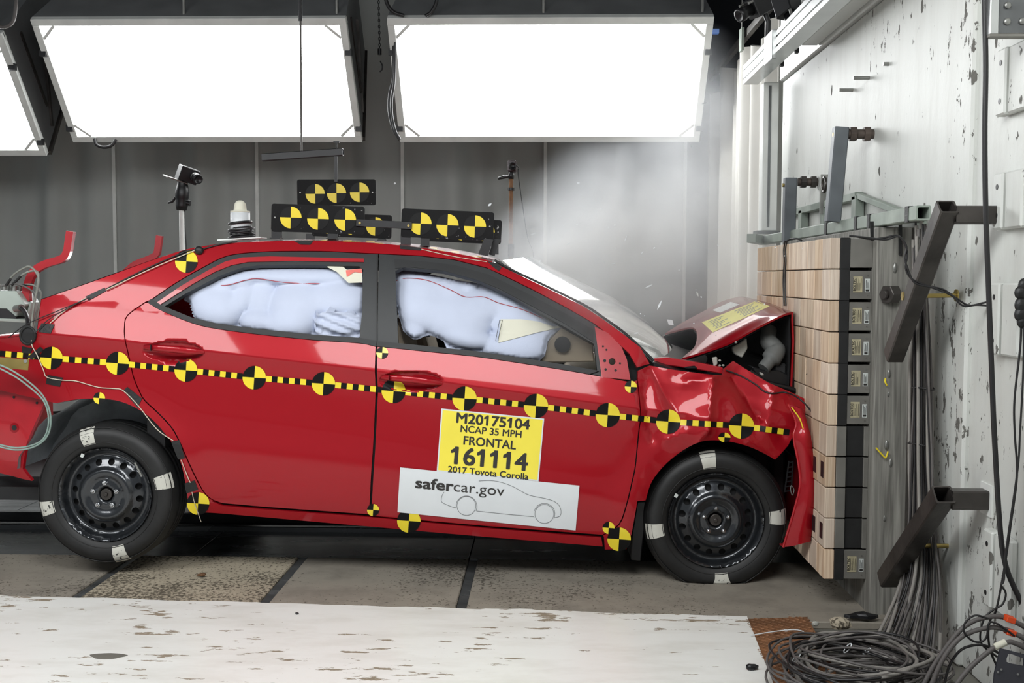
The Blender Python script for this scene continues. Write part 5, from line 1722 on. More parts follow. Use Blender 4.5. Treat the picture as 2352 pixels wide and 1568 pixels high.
MB().cyl((t2.x, YK2, 0.02), (t2.x, YK2, t2.z), 0.015, 14).build('pole', M['rust'], k2)
MB().cyl(t2 - Vector((0, 0, 0.09)), t2 - Vector((0, 0, 0.07)), 0.024, 14).build('collar', M['black'], k2)
MB().cyl((t2.x, YK2, PY(1174, 590, YK2).z), (t2.x, YK2, PY(1174, 560, YK2).z), 0.022, 14).build('collar', M['black'], k2)
MB().cyl(PY(1184, 592, YK2), PY(1194, 592, YK2), 0.013, 10).build('knob', M['black'], k2)
for a_ in (0.9, 3.0, 5.1):
    MB().tube([(t2.x, YK2, 0.7), (t2.x + 0.4 * math.cos(a_), YK2 + 0.4 * math.sin(a_), 0.015)], 0.011, 8).build('leg', M['black'], k2)
MB().lathe([(0, 0), (0.018, 0), (0.022, 0.03), (0.014, 0.045), (0.02, 0.07), (0, 0.07)], t2 - Vector((0, 0, 0.01)), (0, 0, 1), 14).build('head', M['black_plastic'], k2)
MB().tube([PY(1170, 405, YK2), PY(1160, 406, YK2), PY(1144, 410, YK2)], [0.006, 0.013, 0.009], 8).build('pan_handle', M['black_plastic'], k2)
cc = PY(1176, 382, YK2)
M['camera_red'] = mat('dark_maroon_camera', srgb(46, 20, 28), 0.4, var=0.1)
MB().box(cc, (0.062, 0.09, 0.078)).build('body', M['camera_red'], k2, bevel=0.008)
MB().lathe([(0, 0), (0.026, 0), (0.026, 0.03), (0.020, 0.03), (0.016, 0.02), (0, 0.02)], cc + Vector((0.004, -0.045, -0.004)), (0.1, -1, 0), 18).build('lens', M['black_plastic'], k2)
MB().tube(spline([PY(1186, 380, YK2), PY(1192, 386, YK2), PY(1190, 398, YK2), PY(1200, 470, YK2), PY(1212, 545, YK2), PY(1228, 612, YK2), Vector((PY(1228, 612, YK2).x + 0.05, YK2, 0.5)), Vector((PY(1228, 612, YK2).x, YK2, 0.01))], 6), 0.004, 6).build('lead', M['cable'], k2)

# junction box on the boot edge, with its loom
YJ = 4.95
jb = thing('junction_box', 'grey metal junction box with brass plugs on the open boot edge', 'junction box', PY(20, 745, YJ))
jt = [PY(a, b_, YJ) for a, b_ in ((-60, 668), (35, 668), (14, 712), (-60, 712))]
M['box_grey'] = mat('grey_green_box_paint', srgb(166, 176, 168), 0.45, var=0.08)
c0, c1, c2, c3 = PY(-70, 668, YJ), PY(35, 668, YJ), PY(58, 701, YJ), PY(37, 728, YJ)
MB().prism([PY(-80, 667, YJ), PY(36, 668, YJ), PY(58, 700, YJ), PY(36, 728, YJ), PY(15, 710, YJ), PY(-80, 708, YJ)], (0, 0.16, 0)).build('box', M['box_grey'], jb, bevel=0.004)
MB().prism([PY(-80, 706, YJ - 0.003), PY(14, 709, YJ - 0.003), PY(37, 729, YJ - 0.003), PY(34, 735, YJ - 0.003), PY(-80, 732, YJ - 0.003)], (0, 0.14, 0)).build('underside', M['dark'], jb)
MB().prism([PY(-80, 733, YJ - 0.01), PY(62, 741, YJ - 0.01), PY(72, 694, YJ + 0.05), PY(68, 692, YJ + 0.05), PY(58, 733, YJ - 0.01), PY(-80, 728, YJ - 0.01)], (0, 0.12, 0)).build('base_plate', M['box_grey'], jb, bevel=0.002)
for i, (a, b_) in enumerate(((-18, 660), (-5, 661), (10, 660), (24, 662), (32, 664), (44, 661), (-32, 660))):
    p = PY(a, b_, YJ + 0.03 + 0.03 * (i % 2))
    MB().cyl(p + Vector((0, 0, -0.012)), p + Vector((0.004, 0, 0.014)), 0.011, 10).cyl(p + Vector((0.004, 0, 0.010)), p + Vector((0.004, 0, 0.016)), 0.013, 6).build('plug', M['steel'], jb)
MB().cyl(PY(36, 709, YJ - 0.01), PY(49, 707, YJ - 0.03), 0.017, 16).build('cable_gland', M['steel'], jb)
G = lambda a, b_, y: PY(a, b_, y)
def loom(pts, r, mt, name='loom_cable'):
    MB().tube(spline([G(*p) for p in pts], 6), r, 8).build(name, mt, jb)
loom([(49, 707, 4.92), (58, 718, 4.88), (64, 735, 4.82), (64, 760, 4.76), (63, 775, 4.76)], 0.010, M['cable'])
M['braid'] = mat('grey_braided_lead', srgb(128, 130, 122), 0.5, var=0.15)
loom([(14, 655, 4.96), (30, 632, 4.95), (52, 617, 4.94), (68, 612, 4.93), (82, 624, 4.92), (89, 645, 4.91), (80, 690, 4.86), (73, 740, 4.80), (70, 770, 4.76)], 0.0048, M['braid'])
loom([(27, 655, 4.96), (50, 632, 4.95), (75, 622, 4.93), (88, 628, 4.92), (85, 660, 4.90), (77, 710, 4.84), (72, 768, 4.76)], 0.0048, M['braid'])
loom([(44, 656, 4.96), (60, 653, 4.95), (78, 655, 4.94), (92, 668, 4.93), (92, 690, 4.90), (82, 725, 4.84), (74, 768, 4.76)], 0.0042, M['braid'])
loom([(5, 656, 4.97), (40, 652, 4.95), (75, 670, 4.93), (78, 700, 4.88), (72, 740, 4.82), (68, 772, 4.76)], 0.0042, M['dark_grey_cable'])
for p in (((14, 655), (25, 640)), ((27, 655), (48, 634)), ((46, 655), (74, 653))):
    MB().tube([PY(p[0][0], p[0][1], 4.955), PY(p[1][0], p[1][1], 4.948)], 0.0062, 8).build('cable_boot', M['rubber'], jb)
# green hose loop and bracket at the tail
gh = thing('hose_loop', 'thin grey-green air hose looping round the rear wheel arch', 'hose', PY(60, 950, 4.6))
M['hose_green'] = mat('grey_green_hose', srgb(128, 148, 140), 0.35, var=0.1)
for i, dx in enumerate((0, 5)):
    MB().tube(spline([PY(a - dx * f, b_ + dx * g, 4.58) for a, b_, f, g in ((-40, 826, 0, 0), (0, 838, 0, 1.6), (40, 858, 0, 2.0), (85, 893, 1, 1.2), (108, 925, 1, 0), (117, 965, 1, 0), (108, 1002, 1, 0), (80, 1025, 0, -1), (40, 1033, 0, -1), (0, 1026, 0, -1), (-40, 1014, 0, -1))], 6), 0.0040, 8).build('hose', M['hose_green'], gh)
bk = thing('tail_bracket', 'small rusty steel bracket bolted beside the checker tape at the tail', 'bracket', PY(30, 850, 4.64))
MB().prism([PY(0, 820, 4.60), PY(62, 826, 4.60), (PY(66, 824, 4.60)), PY(64, 850, 4.60), PY(22, 846, 4.60), PY(-30, 838, 4.60), PY(-30, 815, 4.60)], (0, 0.004, 0)).build('plate', M['zinc'], bk)
MB().cyl(PY(58, 829, 4.594), PY(58, 829, 4.604), 0.008, 8).build('bolt', M['steel'], bk)

# ================================================================== steelwork on the barrier wall
def hollow_arm(label, y, right, elbow, low, w, lowy):
    p, e, l_ = PY(right[0], right[1], y), PY(elbow[0], elbow[1], y), PY(low[0], low[1], lowy)
    t = thing('tube_bracket', label, 'bracket', l_, 'black square-tube brackets on the wall')
    d = (e - l_).normalized()
    MB().sqtube(l_, e + d * w * 0.35, w, 0.006).build('diagonal_tube', M['black_steel'], t)
    MB().sqtube((WX + 0.02, p.y, p.z), (e.x + w * 0.42, p.y, p.z), w * 0.95, 0.006).build('wall_tube', M['black_steel'], t)
    MB().box((WX + 0.018, p.y, p.z), (0.006, w * 1.4, w * 1.6)).build('wall_flange', M['white_frame'], t)
    # cap so the low end is closed
    MB().prism(rounded(l_ + d * 0.002, d.cross(Vector((0, 0, 1))).normalized(), d.cross(d.cross(Vector((0, 0, 1)))).normalized(), w * 0.98, w * 0.98, w * 0.1), d * 0.004).build('end_cap', M['black_steel'], t)
    return t
a1 = hollow_arm('upper black square-tube bracket slanting down in front of the barrier timber', 3.56, (2276, 494), (2172, 486), (2052, 818), 0.060, 4.02)
a2 = hollow_arm('lower black square-tube bracket slanting down towards the coiled cables', 3.63, (2262, 1146), (2162, 1143), (2038, 1330), 0.066, 4.08)
for i, (q0, q1, yy) in enumerate((((2080, 680), (2195, 678), 3.85), ((2072, 1252), (2180, 1253), 3.91))):
    p0, p1 = PY(*q0, yy), PY(*q1, yy)
    b = MB().cyl(p0, p1, 0.008, 10).cyl(p0 - Vector((0.012, 0, 0)), p0, 0.016, 6, smooth=False).cyl(p1, p1 + Vector((0.004, 0, 0)), 0.022, 14)
    tag(b.build('tie_bolt', M['zinc']), ('long brass-coloured bolt through the upper black bracket', 'long brass-coloured bolt through the lower black bracket')[i], 'bolt', 'tie bolts through the arms')
# far grey arms with their threaded studs
for i, (y, tp, bt, nt_, lab) in enumerate(((4.92, (1931, 293), (1912, 509), ((1942, 308), (1992, 308)), 'taller grey flat bracket with rusty nuts high on the white wall'), (5.90, (1815, 409), (1811, 556), ((1832, 418), (1866, 418)), 'shorter grey flat bracket with dark nuts nearest to the side curtain'))):
    t = thing('wall_bracket', lab, 'bracket', PY(bt[0], bt[1], y), 'grey brackets on the wall')
    MB().sqtube(PY(bt[0], bt[1], y), PY(tp[0], tp[1], y), 0.062, 0.006, up=(0, -1, 0)).build('bar', M['grey_arm'], t)
    p0, p1 = PY(*nt_[0], y), PY(*nt_[1], y)
    MB().cyl(p0, (WX, p1.y, p1.z), 0.021, 14).build('stud', M['old_nut'], t)
    for f in (0.15, 0.65):
        q = p0.lerp(Vector((WX, p1.y, p1.z)), f)
        MB().cyl(q, q + Vector((0.028, 0, 0)), 0.034, 6, smooth=False).build('nut', M['old_nut'] if i == 0 else M['black_steel'], t, bevel=0.002)
    q = PY(tp[0] - 18, tp[1] + 16, y)
    MB().cyl(q, q + Vector((0.03, 0, 0)), 0.010, 8).build('bolt', M['zinc'], t)
# grey-green tube lying along the top of the barrier
ft = thing('barrier_top_tube', 'grey-green square tube lying along the top of the barrier, near end open', 'tube', (1.335, 5.2, 1.535))
MB().sqtube((1.335, 3.90, 1.565), (1.335, 6.75, 1.565), 0.052, 0.006).build('tube', M['green_steel'], ft)
for px_ in (2085, 1998, 1968, 1900):
    yy = 1.335 * 2500 / (px_ - 1250)
    MB().box((1.335, yy, 1.565), (0.058, 0.035, 0.058)).build('tape_band', M['tape'], ft)
MB().beam((1.335, 6.72, 1.565), (1.19, 6.34, 1.565), 0.05, 0.05).build('corner_piece', M['green_steel'], ft)
fr_ = thing('wall_frame', 'grey-green angle-iron frame standing behind the barrier top tube', 'frame', (1.42, 5.6, 1.59))
MB().beam((1.43, 5.03, 1.71), (1.43, 6.5, 1.71), 0.04, 0.035).build('top_rail', M['green_steel'], fr_, bevel=0.002)
for y_ in (5.05, 5.62, 6.1):
    MB().beam((1.43, y_, 1.59), (1.43, y_, 1.71), 0.04, 0.07, up=(0, 1, 0)).build('upright', M['green_steel'], fr_, bevel=0.002)
MB().beam((1.43, 5.03, 1.71), (1.42, 4.15, 1.55), 0.03, 0.025).build('brace', M['green_steel'], fr_, bevel=0.002)
MB().beam((1.42, 5.60, 1.66), (1.42, 5.60, 1.86), 0.05, 0.02, up=(0, 1, 0)).build('lug', M['steel'], fr_)
MB().tube([Vector((1.39, 5.5 + 0.035 * math.cos(a), 1.80 + 0.035 * math.sin(a))) for a in [2 * math.pi * k_ / 16 for k_ in range(16)]], 0.008, 8, True).build('shackle', M['black_steel'], fr_)
# aluminium rail with cameras, top right
al = thing('camera_rail', 'slotted aluminium rail running along the top of the white wall', 'rail', (1.23, 5.5, 2.50))
prof = [(0, 0), (0.09, 0), (0.09, 0.035), (0.082, 0.035), (0.082, 0.045), (0.09, 0.045), (0.09, 0.11), (0, 0.11), (0, 0.085), (0.008, 0.085), (0.008, 0.075), (0, 0.075), (0, 0.035), (0.008, 0.035), (0.008, 0.025), (0, 0.025)]
MB().prism([Vector((1.19 + x, 6.68, 2.50 + z)) for x, z in prof], (0, -3.0, 0)).build('extrusion', M['alu'], al)
MB().box2((1.17, 5.75, 2.47), (1.195, 5.95, 2.62)).build('clamp_plate', M['alu'], al, bevel=0.003)
for y_ in (6.05, 5.70):
    MB().box2((1.282, y_, 2.49), (1.30, y_ + 0.03, 2.56)).build('clip', M['black'], al)
MB().box2((1.30, 6.60, 1.62), (1.39, 6.70, 2.5)).build('upright', M['white_frame'], al, bevel=0.004)
MB().box2((1.33, 6.595, 1.64), (1.345, 6.605, 2.48)).build('slot', M['dark_steel'], al)
MB().box2((1.27, 6.59, 1.60), (1.41, 6.71, 1.62)).build('end_plate', M['dark_steel'], al)
for lab, y_, x_, z_, dd in (('dark camera with silver plugs hanging off the far end of the aluminium rail', 6.2, 1.20, 2.86, (-0.75, -0.35, -0.45)), ('black camera clamp standing on the aluminium rail', 5.75, 1.24, 2.76, (0.2, -0.3, -0.9))):
    t = thing('rail_camera', lab, 'camera', (x_, y_, z_ - 0.15), 'cameras on the rail')
    d = Vector(dd).normalized()
    c = Vector((x_, y_, z_))
    rot = d.to_track_quat('X', 'Z').to_matrix()
    MB().box(c, (0.16, 0.10, 0.11), rot).build('body', M['black_plastic'], t, bevel=0.006)
    MB().lathe([(0, 0), (0.034, 0), (0.034, 0.05), (0.038, 0.055), (0.038, 0.09), (0.028, 0.09), (0, 0.07)], c + d * 0.08, d, 18).build('lens', M['black_plastic'], t)
    for s_ in (-1, 1):
        MB().cyl(c + d * 0.08 + rot @ Vector((0, 0.042 * s_, 0.04)), c + d * 0.11 + rot @ Vector((0, 0.042 * s_, 0.04)), 0.008, 8).build('plug', M['steel'], t)
    MB().tube([c, c + Vector((0.04, 0.0, -0.10)), Vector((1.235, y_, 2.61))], 0.016, 8).build('bracket', M['black'], t)
# plate with bolts, top right corner
pt_ = thing('bolted_plate', 'dark plate with round bolts on an aluminium post in the upper right corner', 'plate', (1.40, 3.35, 2.02))
pa, pb = PY(2294, 74, 3.33), PY(2380, -120, 3.33)
MB().box2((pa.x - 0.026, 3.33, pa.z - 0.005), (pa.x, 3.37, pb.z)).build('post_edge', M['alu'], pt_, bevel=0.002)
MB().box2((pa.x, 3.34, pa.z), (pb.x, 3.36, pb.z)).build('plate', M['dark_steel'], pt_)
for a, b_ in ((2315, 12), (2314, 49), (2349, 48)):
    p = PY(a, b_, 3.335)
    MB().sphere(p, 0.0105, 12, sc=(1, 0.5, 1)).build('bolt', M['steel'], pt_)
MB().box2((pa.x - 0.026, 3.33, pa.z - 0.012), (pb.x, 3.37, pa.z - 0.004)).build('post_end', M['dull_steel'], pt_)

# ================================================================== cables
def cable(label, pts, r, mt, group=None, n=6, name='cable'):
    return tag(MB().tube(spline(pts, n), r, 8).build(name, mt), label, 'cable', group)
Q = lambda pp, y: [PY(a, b_, y) for a, b_ in pp]
cable('thick black cable hanging full height down the right side of the white wall', Q([(2261, -60), (2261, 0), (2264, 150), (2262, 300), (2264, 480), (2272, 700), (2279, 880), (2284, 1000), (2296, 1200), (2308, 1290), (2330, 1350), (2365, 1420), (2400, 1520), (2420, 1660)], 3.36), 0.0085, M['cable'])
cable('thin black cable running from the tape wad down to the floor, leaning left', Q([(2346, 745), (2343, 800), (2330, 920), (2331, 1000), (2336, 1090), (2322, 1200), (2306, 1310), (2288, 1400), (2276, 1420), (2270, 1450), (2274, 1490), (2290, 1530), (2315, 1575)], 3.34), 0.0035, M['cable'])
cable('thin black cable running from the tape wad with a small knot near the floor', Q([(2352, 750), (2350, 860), (2343, 990), (2337, 1080), (2310, 1270), (2306, 1330), (2300, 1343), (2308, 1356), (2310, 1368), (2302, 1388), (2282, 1400), (2262, 1418), (2252, 1450), (2256, 1480), (2290, 1508)], 3.33), 0.0032, M['cable'])
cable('twisted pair lead from the barrier top, upper strand', Q([(1968, 543), (2000, 549), (2030, 546), (2062, 541), (2078, 560), (2084, 585), (2080, 615), (2094, 640), (2130, 656), (2165, 664), (2196, 684), (2225, 701), (2260, 695), (2300, 687), (2332, 688)], 3.66), 0.0033, M['cable'], 'twisted pair')
cable('twisted pair lead from the barrier top, lower strand', Q([(1950, 541), (1995, 546), (2035, 550), (2064, 543), (2082, 566), (2078, 592), (2088, 625), (2102, 650), (2140, 660), (2185, 678), (2212, 702), (2245, 700), (2290, 703), (2332, 697)], 3.655), 0.0033, M['cable'], 'twisted pair')
w_ = MB()
for i, (a, b_, r_) in enumerate(((2352, 655, 0.02), (2346, 672, 0.02), (2345, 700, 0.022), (2347, 722, 0.022), (2349, 738, 0.02))):
    w_.sphere(PY(a, b_, 3.34), r_, 12, sc=(0.9 + 0.2 * (i % 2), 0.7, 1.1))
tag(w_.build('tape_wad', M['tape']), 'lump of black tape where leads join at the right picture edge', 'tape')
tp = thing('tape_loops', 'black tape tail holding leads against the barrier timber', 'tape', PY(2068, 590, 4.29))
MB().prism(Q([(2064, 505), (2072, 505), (2072, 588), (2064, 585)], 4.292), (0, 0.002, 0)).build('tape_tail', M['tape'], tp)
MB().prism(Q([(1998, 508), (2007, 508), (2007, 553), (2000, 553)], 4.292), (0, 0.002, 0)).build('tape_tail', M['tape'], tp)
# cables and chain beside the softboxes
YS = 8.5
cable('black supply cable drooping beside the softbox nearest the wall, outer strand', Q([(903, 60), (904, 170), (895, 215), (894, 255), (903, 295), (916, 318)], YS - 0.1), 0.012, M['cable'], 'softbox supply cables')
cable('black supply cable drooping beside the softbox nearest the wall, inner strand', Q([(908, 60), (906, 180), (900, 225), (900, 262), (908, 300), (919, 320)], YS - 0.12), 0.010, M['cable'], 'softbox supply cables')
cable('black cable looping below the softbox over the boot', Q([(217, 318), (222, 332), (238, 338), (256, 334), (266, 320)], 8.92), 0.014, M['cable'])
cable('black cable curling over the top of the softbox nearest the wall, first loop', Q([(880, -30), (890, 10), (905, 28), (928, 36)], 8.22), 0.014, M['cable'], 'cables over the softbox')
cable('black cable curling over the top of the softbox nearest the wall, second loop', Q([(1006, -30), (1002, 5), (990, 28), (977, 37)], 8.22), 0.014, M['cable'], 'cables over the softbox')
cable('grey cable loop in the upper left picture corner', Q([(-30, 50), (5, 62), (28, 52), (36, 20), (38, -30)], 8.0), 0.014, M['dark_grey_cable'])
ch = thing('hanging_chain', 'thin black chain with hook hanging between the two softboxes', 'chain', PY(872, 170, 8.9))
for i in range(22):
    p = PY(869 + 0.15 * i, -30 + 7.0 * i, 8.9)
    MB().tube([p + Vector(((0.007 * math.cos(t_), 0, 0.015 * math.sin(t_)) if i % 2 else (0, 0.007 * math.cos(t_), 0.015 * math.sin(t_)))) for t_ in [2 * math.pi * k_ / 8 for k_ in range(8)]], 0.003, 5, True).build('link', M['black'], ch)
MB().cyl(PY(872, 112, 8.9), PY(872, 126, 8.9), 0.016, 10).build('swivel', M['black'], ch)
MB().tube(spline(Q([(873, 140), (878, 150), (877, 160), (872, 165)], 8.9), 5), 0.006, 6).build('hook', M['black'], ch)
# lead down the plywood
for i, dx in enumerate((0, 4)):
    pp = []
    for a, b_ in ((1803 + dx, 553), (1800 + dx, 575), (1801 + dx, 600), (1799 + dx, 640), (1800 + dx, 680), (1801 + dx, 702)):
        pp.append(PX(a, b_, BX0 - 0.005))
    cable(('black lead hanging down the plywood face, far strand', 'black lead hanging down the plywood face, near strand')[i], pp, 0.0035, M['cable'], 'leads on the plywood', 4)
cable('black lead arching along the barrier top beside the grey bracket', [PX(1803, 556, 1.14), PX(1815, 549, 1.16), PX(1830, 548, 1.18), PX(1842, 552, 1.20)], 0.004, M['cable'])
# yellow tags on the timber
for i, pp in enumerate(([(2012, 1028), (2030, 1048), (2035, 1050), (2040, 1036)], [(2034, 868), (2033, 876), (2037, 884), (2038, 884)])):
    tag(MB().tube(spline(Q(pp, 4.285), 4), 0.0035, 6).build('zip_tie', M['yellow']), ('yellow forked zip tie on the barrier timber', 'short yellow zip tie above the forked one on the barrier timber')[i], 'zip tie')
# the hanging bundle
rc = random.Random(3)
bun = thing('cable_bundle', 'thick bundle of grey cables hanging between barrier timber and white wall', 'cable bundle', (1.38, 4.05, 0))
for i in range(44):
    u = (i + rc.uniform(0, 1)) / 44
    near = i % 3 == 0
    y = 4.05 + rc.uniform(-0.04, 0.10) - 0.13 * u
    x_top = 2098 + 30 * u + rc.uniform(-4, 4)
    pts = [PY(x_top + rc.uniform(-3, 3), 520 + rc.uniform(-20, 60), y), PY(x_top, 640, y), PY(2094 + 44 * u + rc.uniform(-5, 5), 860, y), PY(2092 + 48 * u + rc.uniform(-4, 4), 1050, y - 0.02), PY(2086 + 62 * u + rc.uniform(-4, 4), 1200, y - 0.04), PY(2070 + 92 * u + rc.uniform(-5, 5), 1340, y - 0.10)]
    f0 = PZ(2010 + 150 * u + rc.uniform(-8, 8), 1470 + 18 * u + rc.uniform(-8, 8), 0.05 + 0.02 * rc.random())
    f1 = PZ(1960 + 190 * u + rc.uniform(-14, 14), 1540 + rc.uniform(-14, 26), 0.02 + 0.02 * rc.random())
    f2 = f1 + Vector((-0.03 + 0.06 * u, -0.25, 0))
    if near:
        mt, rr = M['grey_cable'], 0.0064
    else:
        mt, rr = (M['dark_grey_cable'] if rc.random() < 0.7 else M['cable']), 0.0040
    MB().tube(spline(pts + [f0, f1, f2], 6), rr, 7).build('cable', mt, bun)
for a, b_ in ((2120, 890), (2112, 1018)):
    c = PY(a, b_, 4.0)
    MB().tube([c + Vector((0.036 * math.cos(t_), 0.06 * math.sin(t_), 0.004 * math.sin(t_ * 2))) for t_ in [2 * math.pi * k_ / 18 for k_ in range(18)]], 0.003, 6, True).build('cable_tie', M['cable'], bun)
# coil on the floor
coil = thing('cable_coil', 'heap of coiled grey cables lying on the rusty tread plate', 'cable coil', PZ(1960, 1560, 0.01))
ctr = PZ(1968, 1582, 0.0)
for i in range(34):
    rx, ry = 0.20 + rc.uniform(-0.05, 0.06), 0.20 + rc.uniform(-0.07, 0.05)
    z0 = 0.022 + 0.10 * rc.random()
    ox, oy = rc.uniform(-0.05, 0.07), rc.uniform(-0.05, 0.05)
    ph = rc.uniform(0, 6.28)
    tl = rc.uniform(-0.03, 0.03)
    pts = []
    n = 30
    for k_ in range(n):
        a = 2 * math.pi * k_ / n
        pts.append(ctr + Vector((ox + (rx + 0.012 * math.sin(3 * a + ph)) * math.cos(a), oy + (ry + 0.012 * math.sin(2 * a + ph)) * math.sin(a), max(0.018, z0 + tl * math.cos(a + ph) + 0.012 * math.sin(2 * a + ph)))))
    mt = M['grey_cable'] if i % 4 == 0 else (M['dark_grey_cable'] if i % 4 < 3 else M['cable'])
    MB().tube(pts, 0.0062 if i % 4 == 0 else 0.0042, 7, True).build('cable_turn', mt, coil)
for a, b_, r_ in ((1829, 1510, 0.03), (1947, 1488, 0.03), (1991, 1495, 0.02), (2047, 1556, 0.02)):
    c = PZ(a, b_, 0.09)
    MB().tube([c + Vector((0.012 * math.cos(t_), r_ * 0.5 * math.sin(t_), r_ * math.cos(t_) * 0.5)) for t_ in [2 * math.pi * k_ / 12 for k_ in range(12)]], 0.0022, 6, True).build('white_tie', M['paper'], coil)
# loose black cables in the lower right corner
cable('uppermost arched black cable in the lower right corner, through an orange clip', Q([(2112, 1590), (2150, 1520), (2200, 1453), (2234, 1427), (2268, 1417), (2289, 1415), (2309, 1418), (2330, 1427), (2365, 1450), (2405, 1510), (2430, 1660)], 3.30), 0.0076, M['dark_grey_cable'], 'arched cables')
cable('second arched black cable from the top, through the lower orange clip', Q([(2132, 1590), (2165, 1515), (2200, 1469), (2234, 1450), (2272, 1441), (2296, 1442), (2320, 1450), (2365, 1475), (2400, 1530), (2425, 1670)], 3.28), 0.0076, M['dark_grey_cable'], 'arched cables')
cable('lowest arched black cable with a pale sleeve behind the dark plate', Q([(2190, 1590), (2200, 1567), (2234, 1527), (2282, 1488), (2309, 1476), (2330, 1476), (2365, 1498), (2400, 1560), (2415, 1680)], 3.25), 0.0078, M['dark_grey_cable'], 'arched cables')
cable('thin black cable arching low across the foot of the wall', Q([(2165, 1590), (2180, 1530), (2205, 1494), (2234, 1482), (2262, 1482), (2290, 1497), (2310, 1510)], 3.29), 0.0042, M['cable'])
cable('thin looped black cable near the foot of the white wall', Q([(2270, 1420), (2240, 1413), (2218, 1428), (2214, 1450), (2232, 1470), (2252, 1474), (2266, 1462), (2272, 1430), (2290, 1432), (2310, 1445), (2330, 1460)], 3.27), 0.0032, M['cable'])
M['orange'] = mat('orange_clip_plastic', srgb(226, 78, 30), 0.35, var=0.08)
for i, (a, b_) in enumerate(((2319, 1421), (2320, 1451))):
    tag(MB().box(PY(a, b_, 3.285), (0.028, 0.03, 0.018), Matrix.Rotation(0.3, 3, 'Y')).build('cable_clip', M['orange'], bevel=0.002), ('upper orange plastic clip on the arched cables', 'lower orange plastic clip on the arched cables')[i], 'clip', 'orange clips')
p0, p1 = PY(2285, 1486, 3.24), PY(2310, 1474, 3.24)
tag(MB().cyl(p0, p1, 0.0105, 12).build('cable_sleeve', M['cloth_white']), 'pale sleeve on the lowest arched cable', 'sleeve')
dp = thing('dark_bracket', 'dark slotted steel bracket in the lower right corner under the cables', 'bracket', PY(2320, 1568, 3.15))
fill_ = [(2298, 1489), (2380, 1510), (2380, 1600), (2280, 1600), (2284, 1548)]
S_ = lambda x, z: 3.15
rv, T = fill([(PY(a, b_, 3.15).x, PY(a, b_, 3.15).z) for a, b_ in fill_], [[(PY(a, b_, 3.15).x, PY(a, b_, 3.15).z) for a, b_ in ((2312, 1512), (2316, 1502), (2324, 1502), (2352, 1512), (2352, 1530), (2320, 1524), (2312, 1520))]], 0.02)
db_ = MB().add([(float(x), 3.15, float(z)) for x, z in rv], [tuple(int(i) for i in t) for t in T])
db_.add([(float(x), 3.156, float(z)) for x, z in rv], [tuple(int(i) for i in t)[::-1] for t in T])
M['slate'] = mat('slate_grey_plate', srgb(66, 66, 74), 0.5, var=0.1)
db_.build('plate', M['slate'], dp)
for a, b_ in ((2300, 1537), (2292, 1543), (2338, 1548)):
    MB().cyl(PY(a, b_, 3.147), PY(a, b_, 3.151), 0.0032, 10).build('screw', M['steel'], dp)

# ================================================================== floor clutter
M['tread'] = mat('rusty_tread_plate', srgb(132, 92, 62), 0.65, metal=0.25, var=0.45, scale=9, bump=0.2, bscale=60)
pl_pts = [PZ(a, b_, 0.006) for a, b_ in ((1710, 1421), (1853, 1416), (1896, 1492), (1945, 1600), (1790, 1600))]
tr = thing('tread_plate', 'rusty diamond tread plate set in the floor beside the white slab', 'floor plate', pl_pts[0])
MB().prism(pl_pts, (0, 0, -0.03)).build('plate', M['tread'], tr)
poly = np.array([(p.x, p.y) for p in pl_pts])
lz = MB()
nx = 0
for i in range(60):
    for j in range(60):
        x = poly[:, 0].min() + i * 0.020
        y = poly[:, 1].min() + j * 0.020
        if not inside(np.array([[x, y]]), poly)[0]:
            continue
        a = math.radians(45 if (i + j) % 2 else -45)
        c, s = math.cos(a), math.sin(a)
        q = [(0.0125, 0), (0, 0.0038), (-0.0125, 0), (0, -0.0038)]
        base = [(x + u * c - v * s, y + u * s + v * c, 0.006) for u, v in q]
        top_ = [(x + (u * c - v * s) * 0.6, y + (u * s + v * c) * 0.6, 0.0085) for u, v in q]
        lz.add(base + top_, [(0, 1, 5, 4), (1, 2, 6, 5), (2, 3, 7, 6), (3, 0, 4, 7), (4, 5, 6, 7)])
tag(lz.build('raised_lozenges', M['tread'], tr), kind='stuff')
tag(MB().tube(spline([PZ(1724, 1459, 0.014), PZ(1765, 1452, 0.018), PZ(1803, 1447, 0.020), PZ(1828, 1446, 0.022), PZ(1846, 1450, 0.016)], 5), 0.0024, 6).box(PZ(1805, 1447, 0.02), (0.010, 0.007, 0.007)).build('zip_tie', M['paper']), 'white plastic zip tie lying on the rusty tread plate', 'zip tie')
def rock(label, px_, py_, r, mt, sc=(1, 0.7, 0.5), seed=0):
    c = PZ(px_, py_, 0.010 + r * sc[2] * 0.6)
    b = MB().sphere((0, 0, 0), r, 10, sc=sc)
    b.v = [tuple(Vector(v) * (1 + 0.45 * noise.noise(Vector(v) * (1.1 / r) + Vector((seed, 0, 0)))) + c) for v in b.v]
    b.s = [False] * len(b.s)
    return tag(b.build('fragment', mt), label, 'fragment', 'fragments on the floor')
rock('small black plastic lump on the white floor near the tread plate', 1727, 1531, 0.022, M['black_plastic'], (1, 0.6, 0.6), 1)
rock('jagged black scrap on the floor below the barrier timber', 1978, 1414, 0.045, M['black_plastic'], (1.3, 0.5, 0.35), 2)
rock('grey-brown concrete lump on the floor beside the cables', 1930, 1430, 0.04, M['pale_concrete'], (1, 0.6, 0.6), 3)
rock('small pale chip on the floor by the tread plate corner', 1873, 1431, 0.014, M['pale_plastic'], (1, 0.6, 0.7), 4)
rock('small dark pebble on the pale pitted slab', 463, 1319, 0.016, M['rust'], (1.2, 0.7, 0.4), 5)
rock('tiny dark crumb on the white floor in front of the front door', 682, 1408, 0.007, M['black_plastic'], (1, 0.7, 0.6), 6)

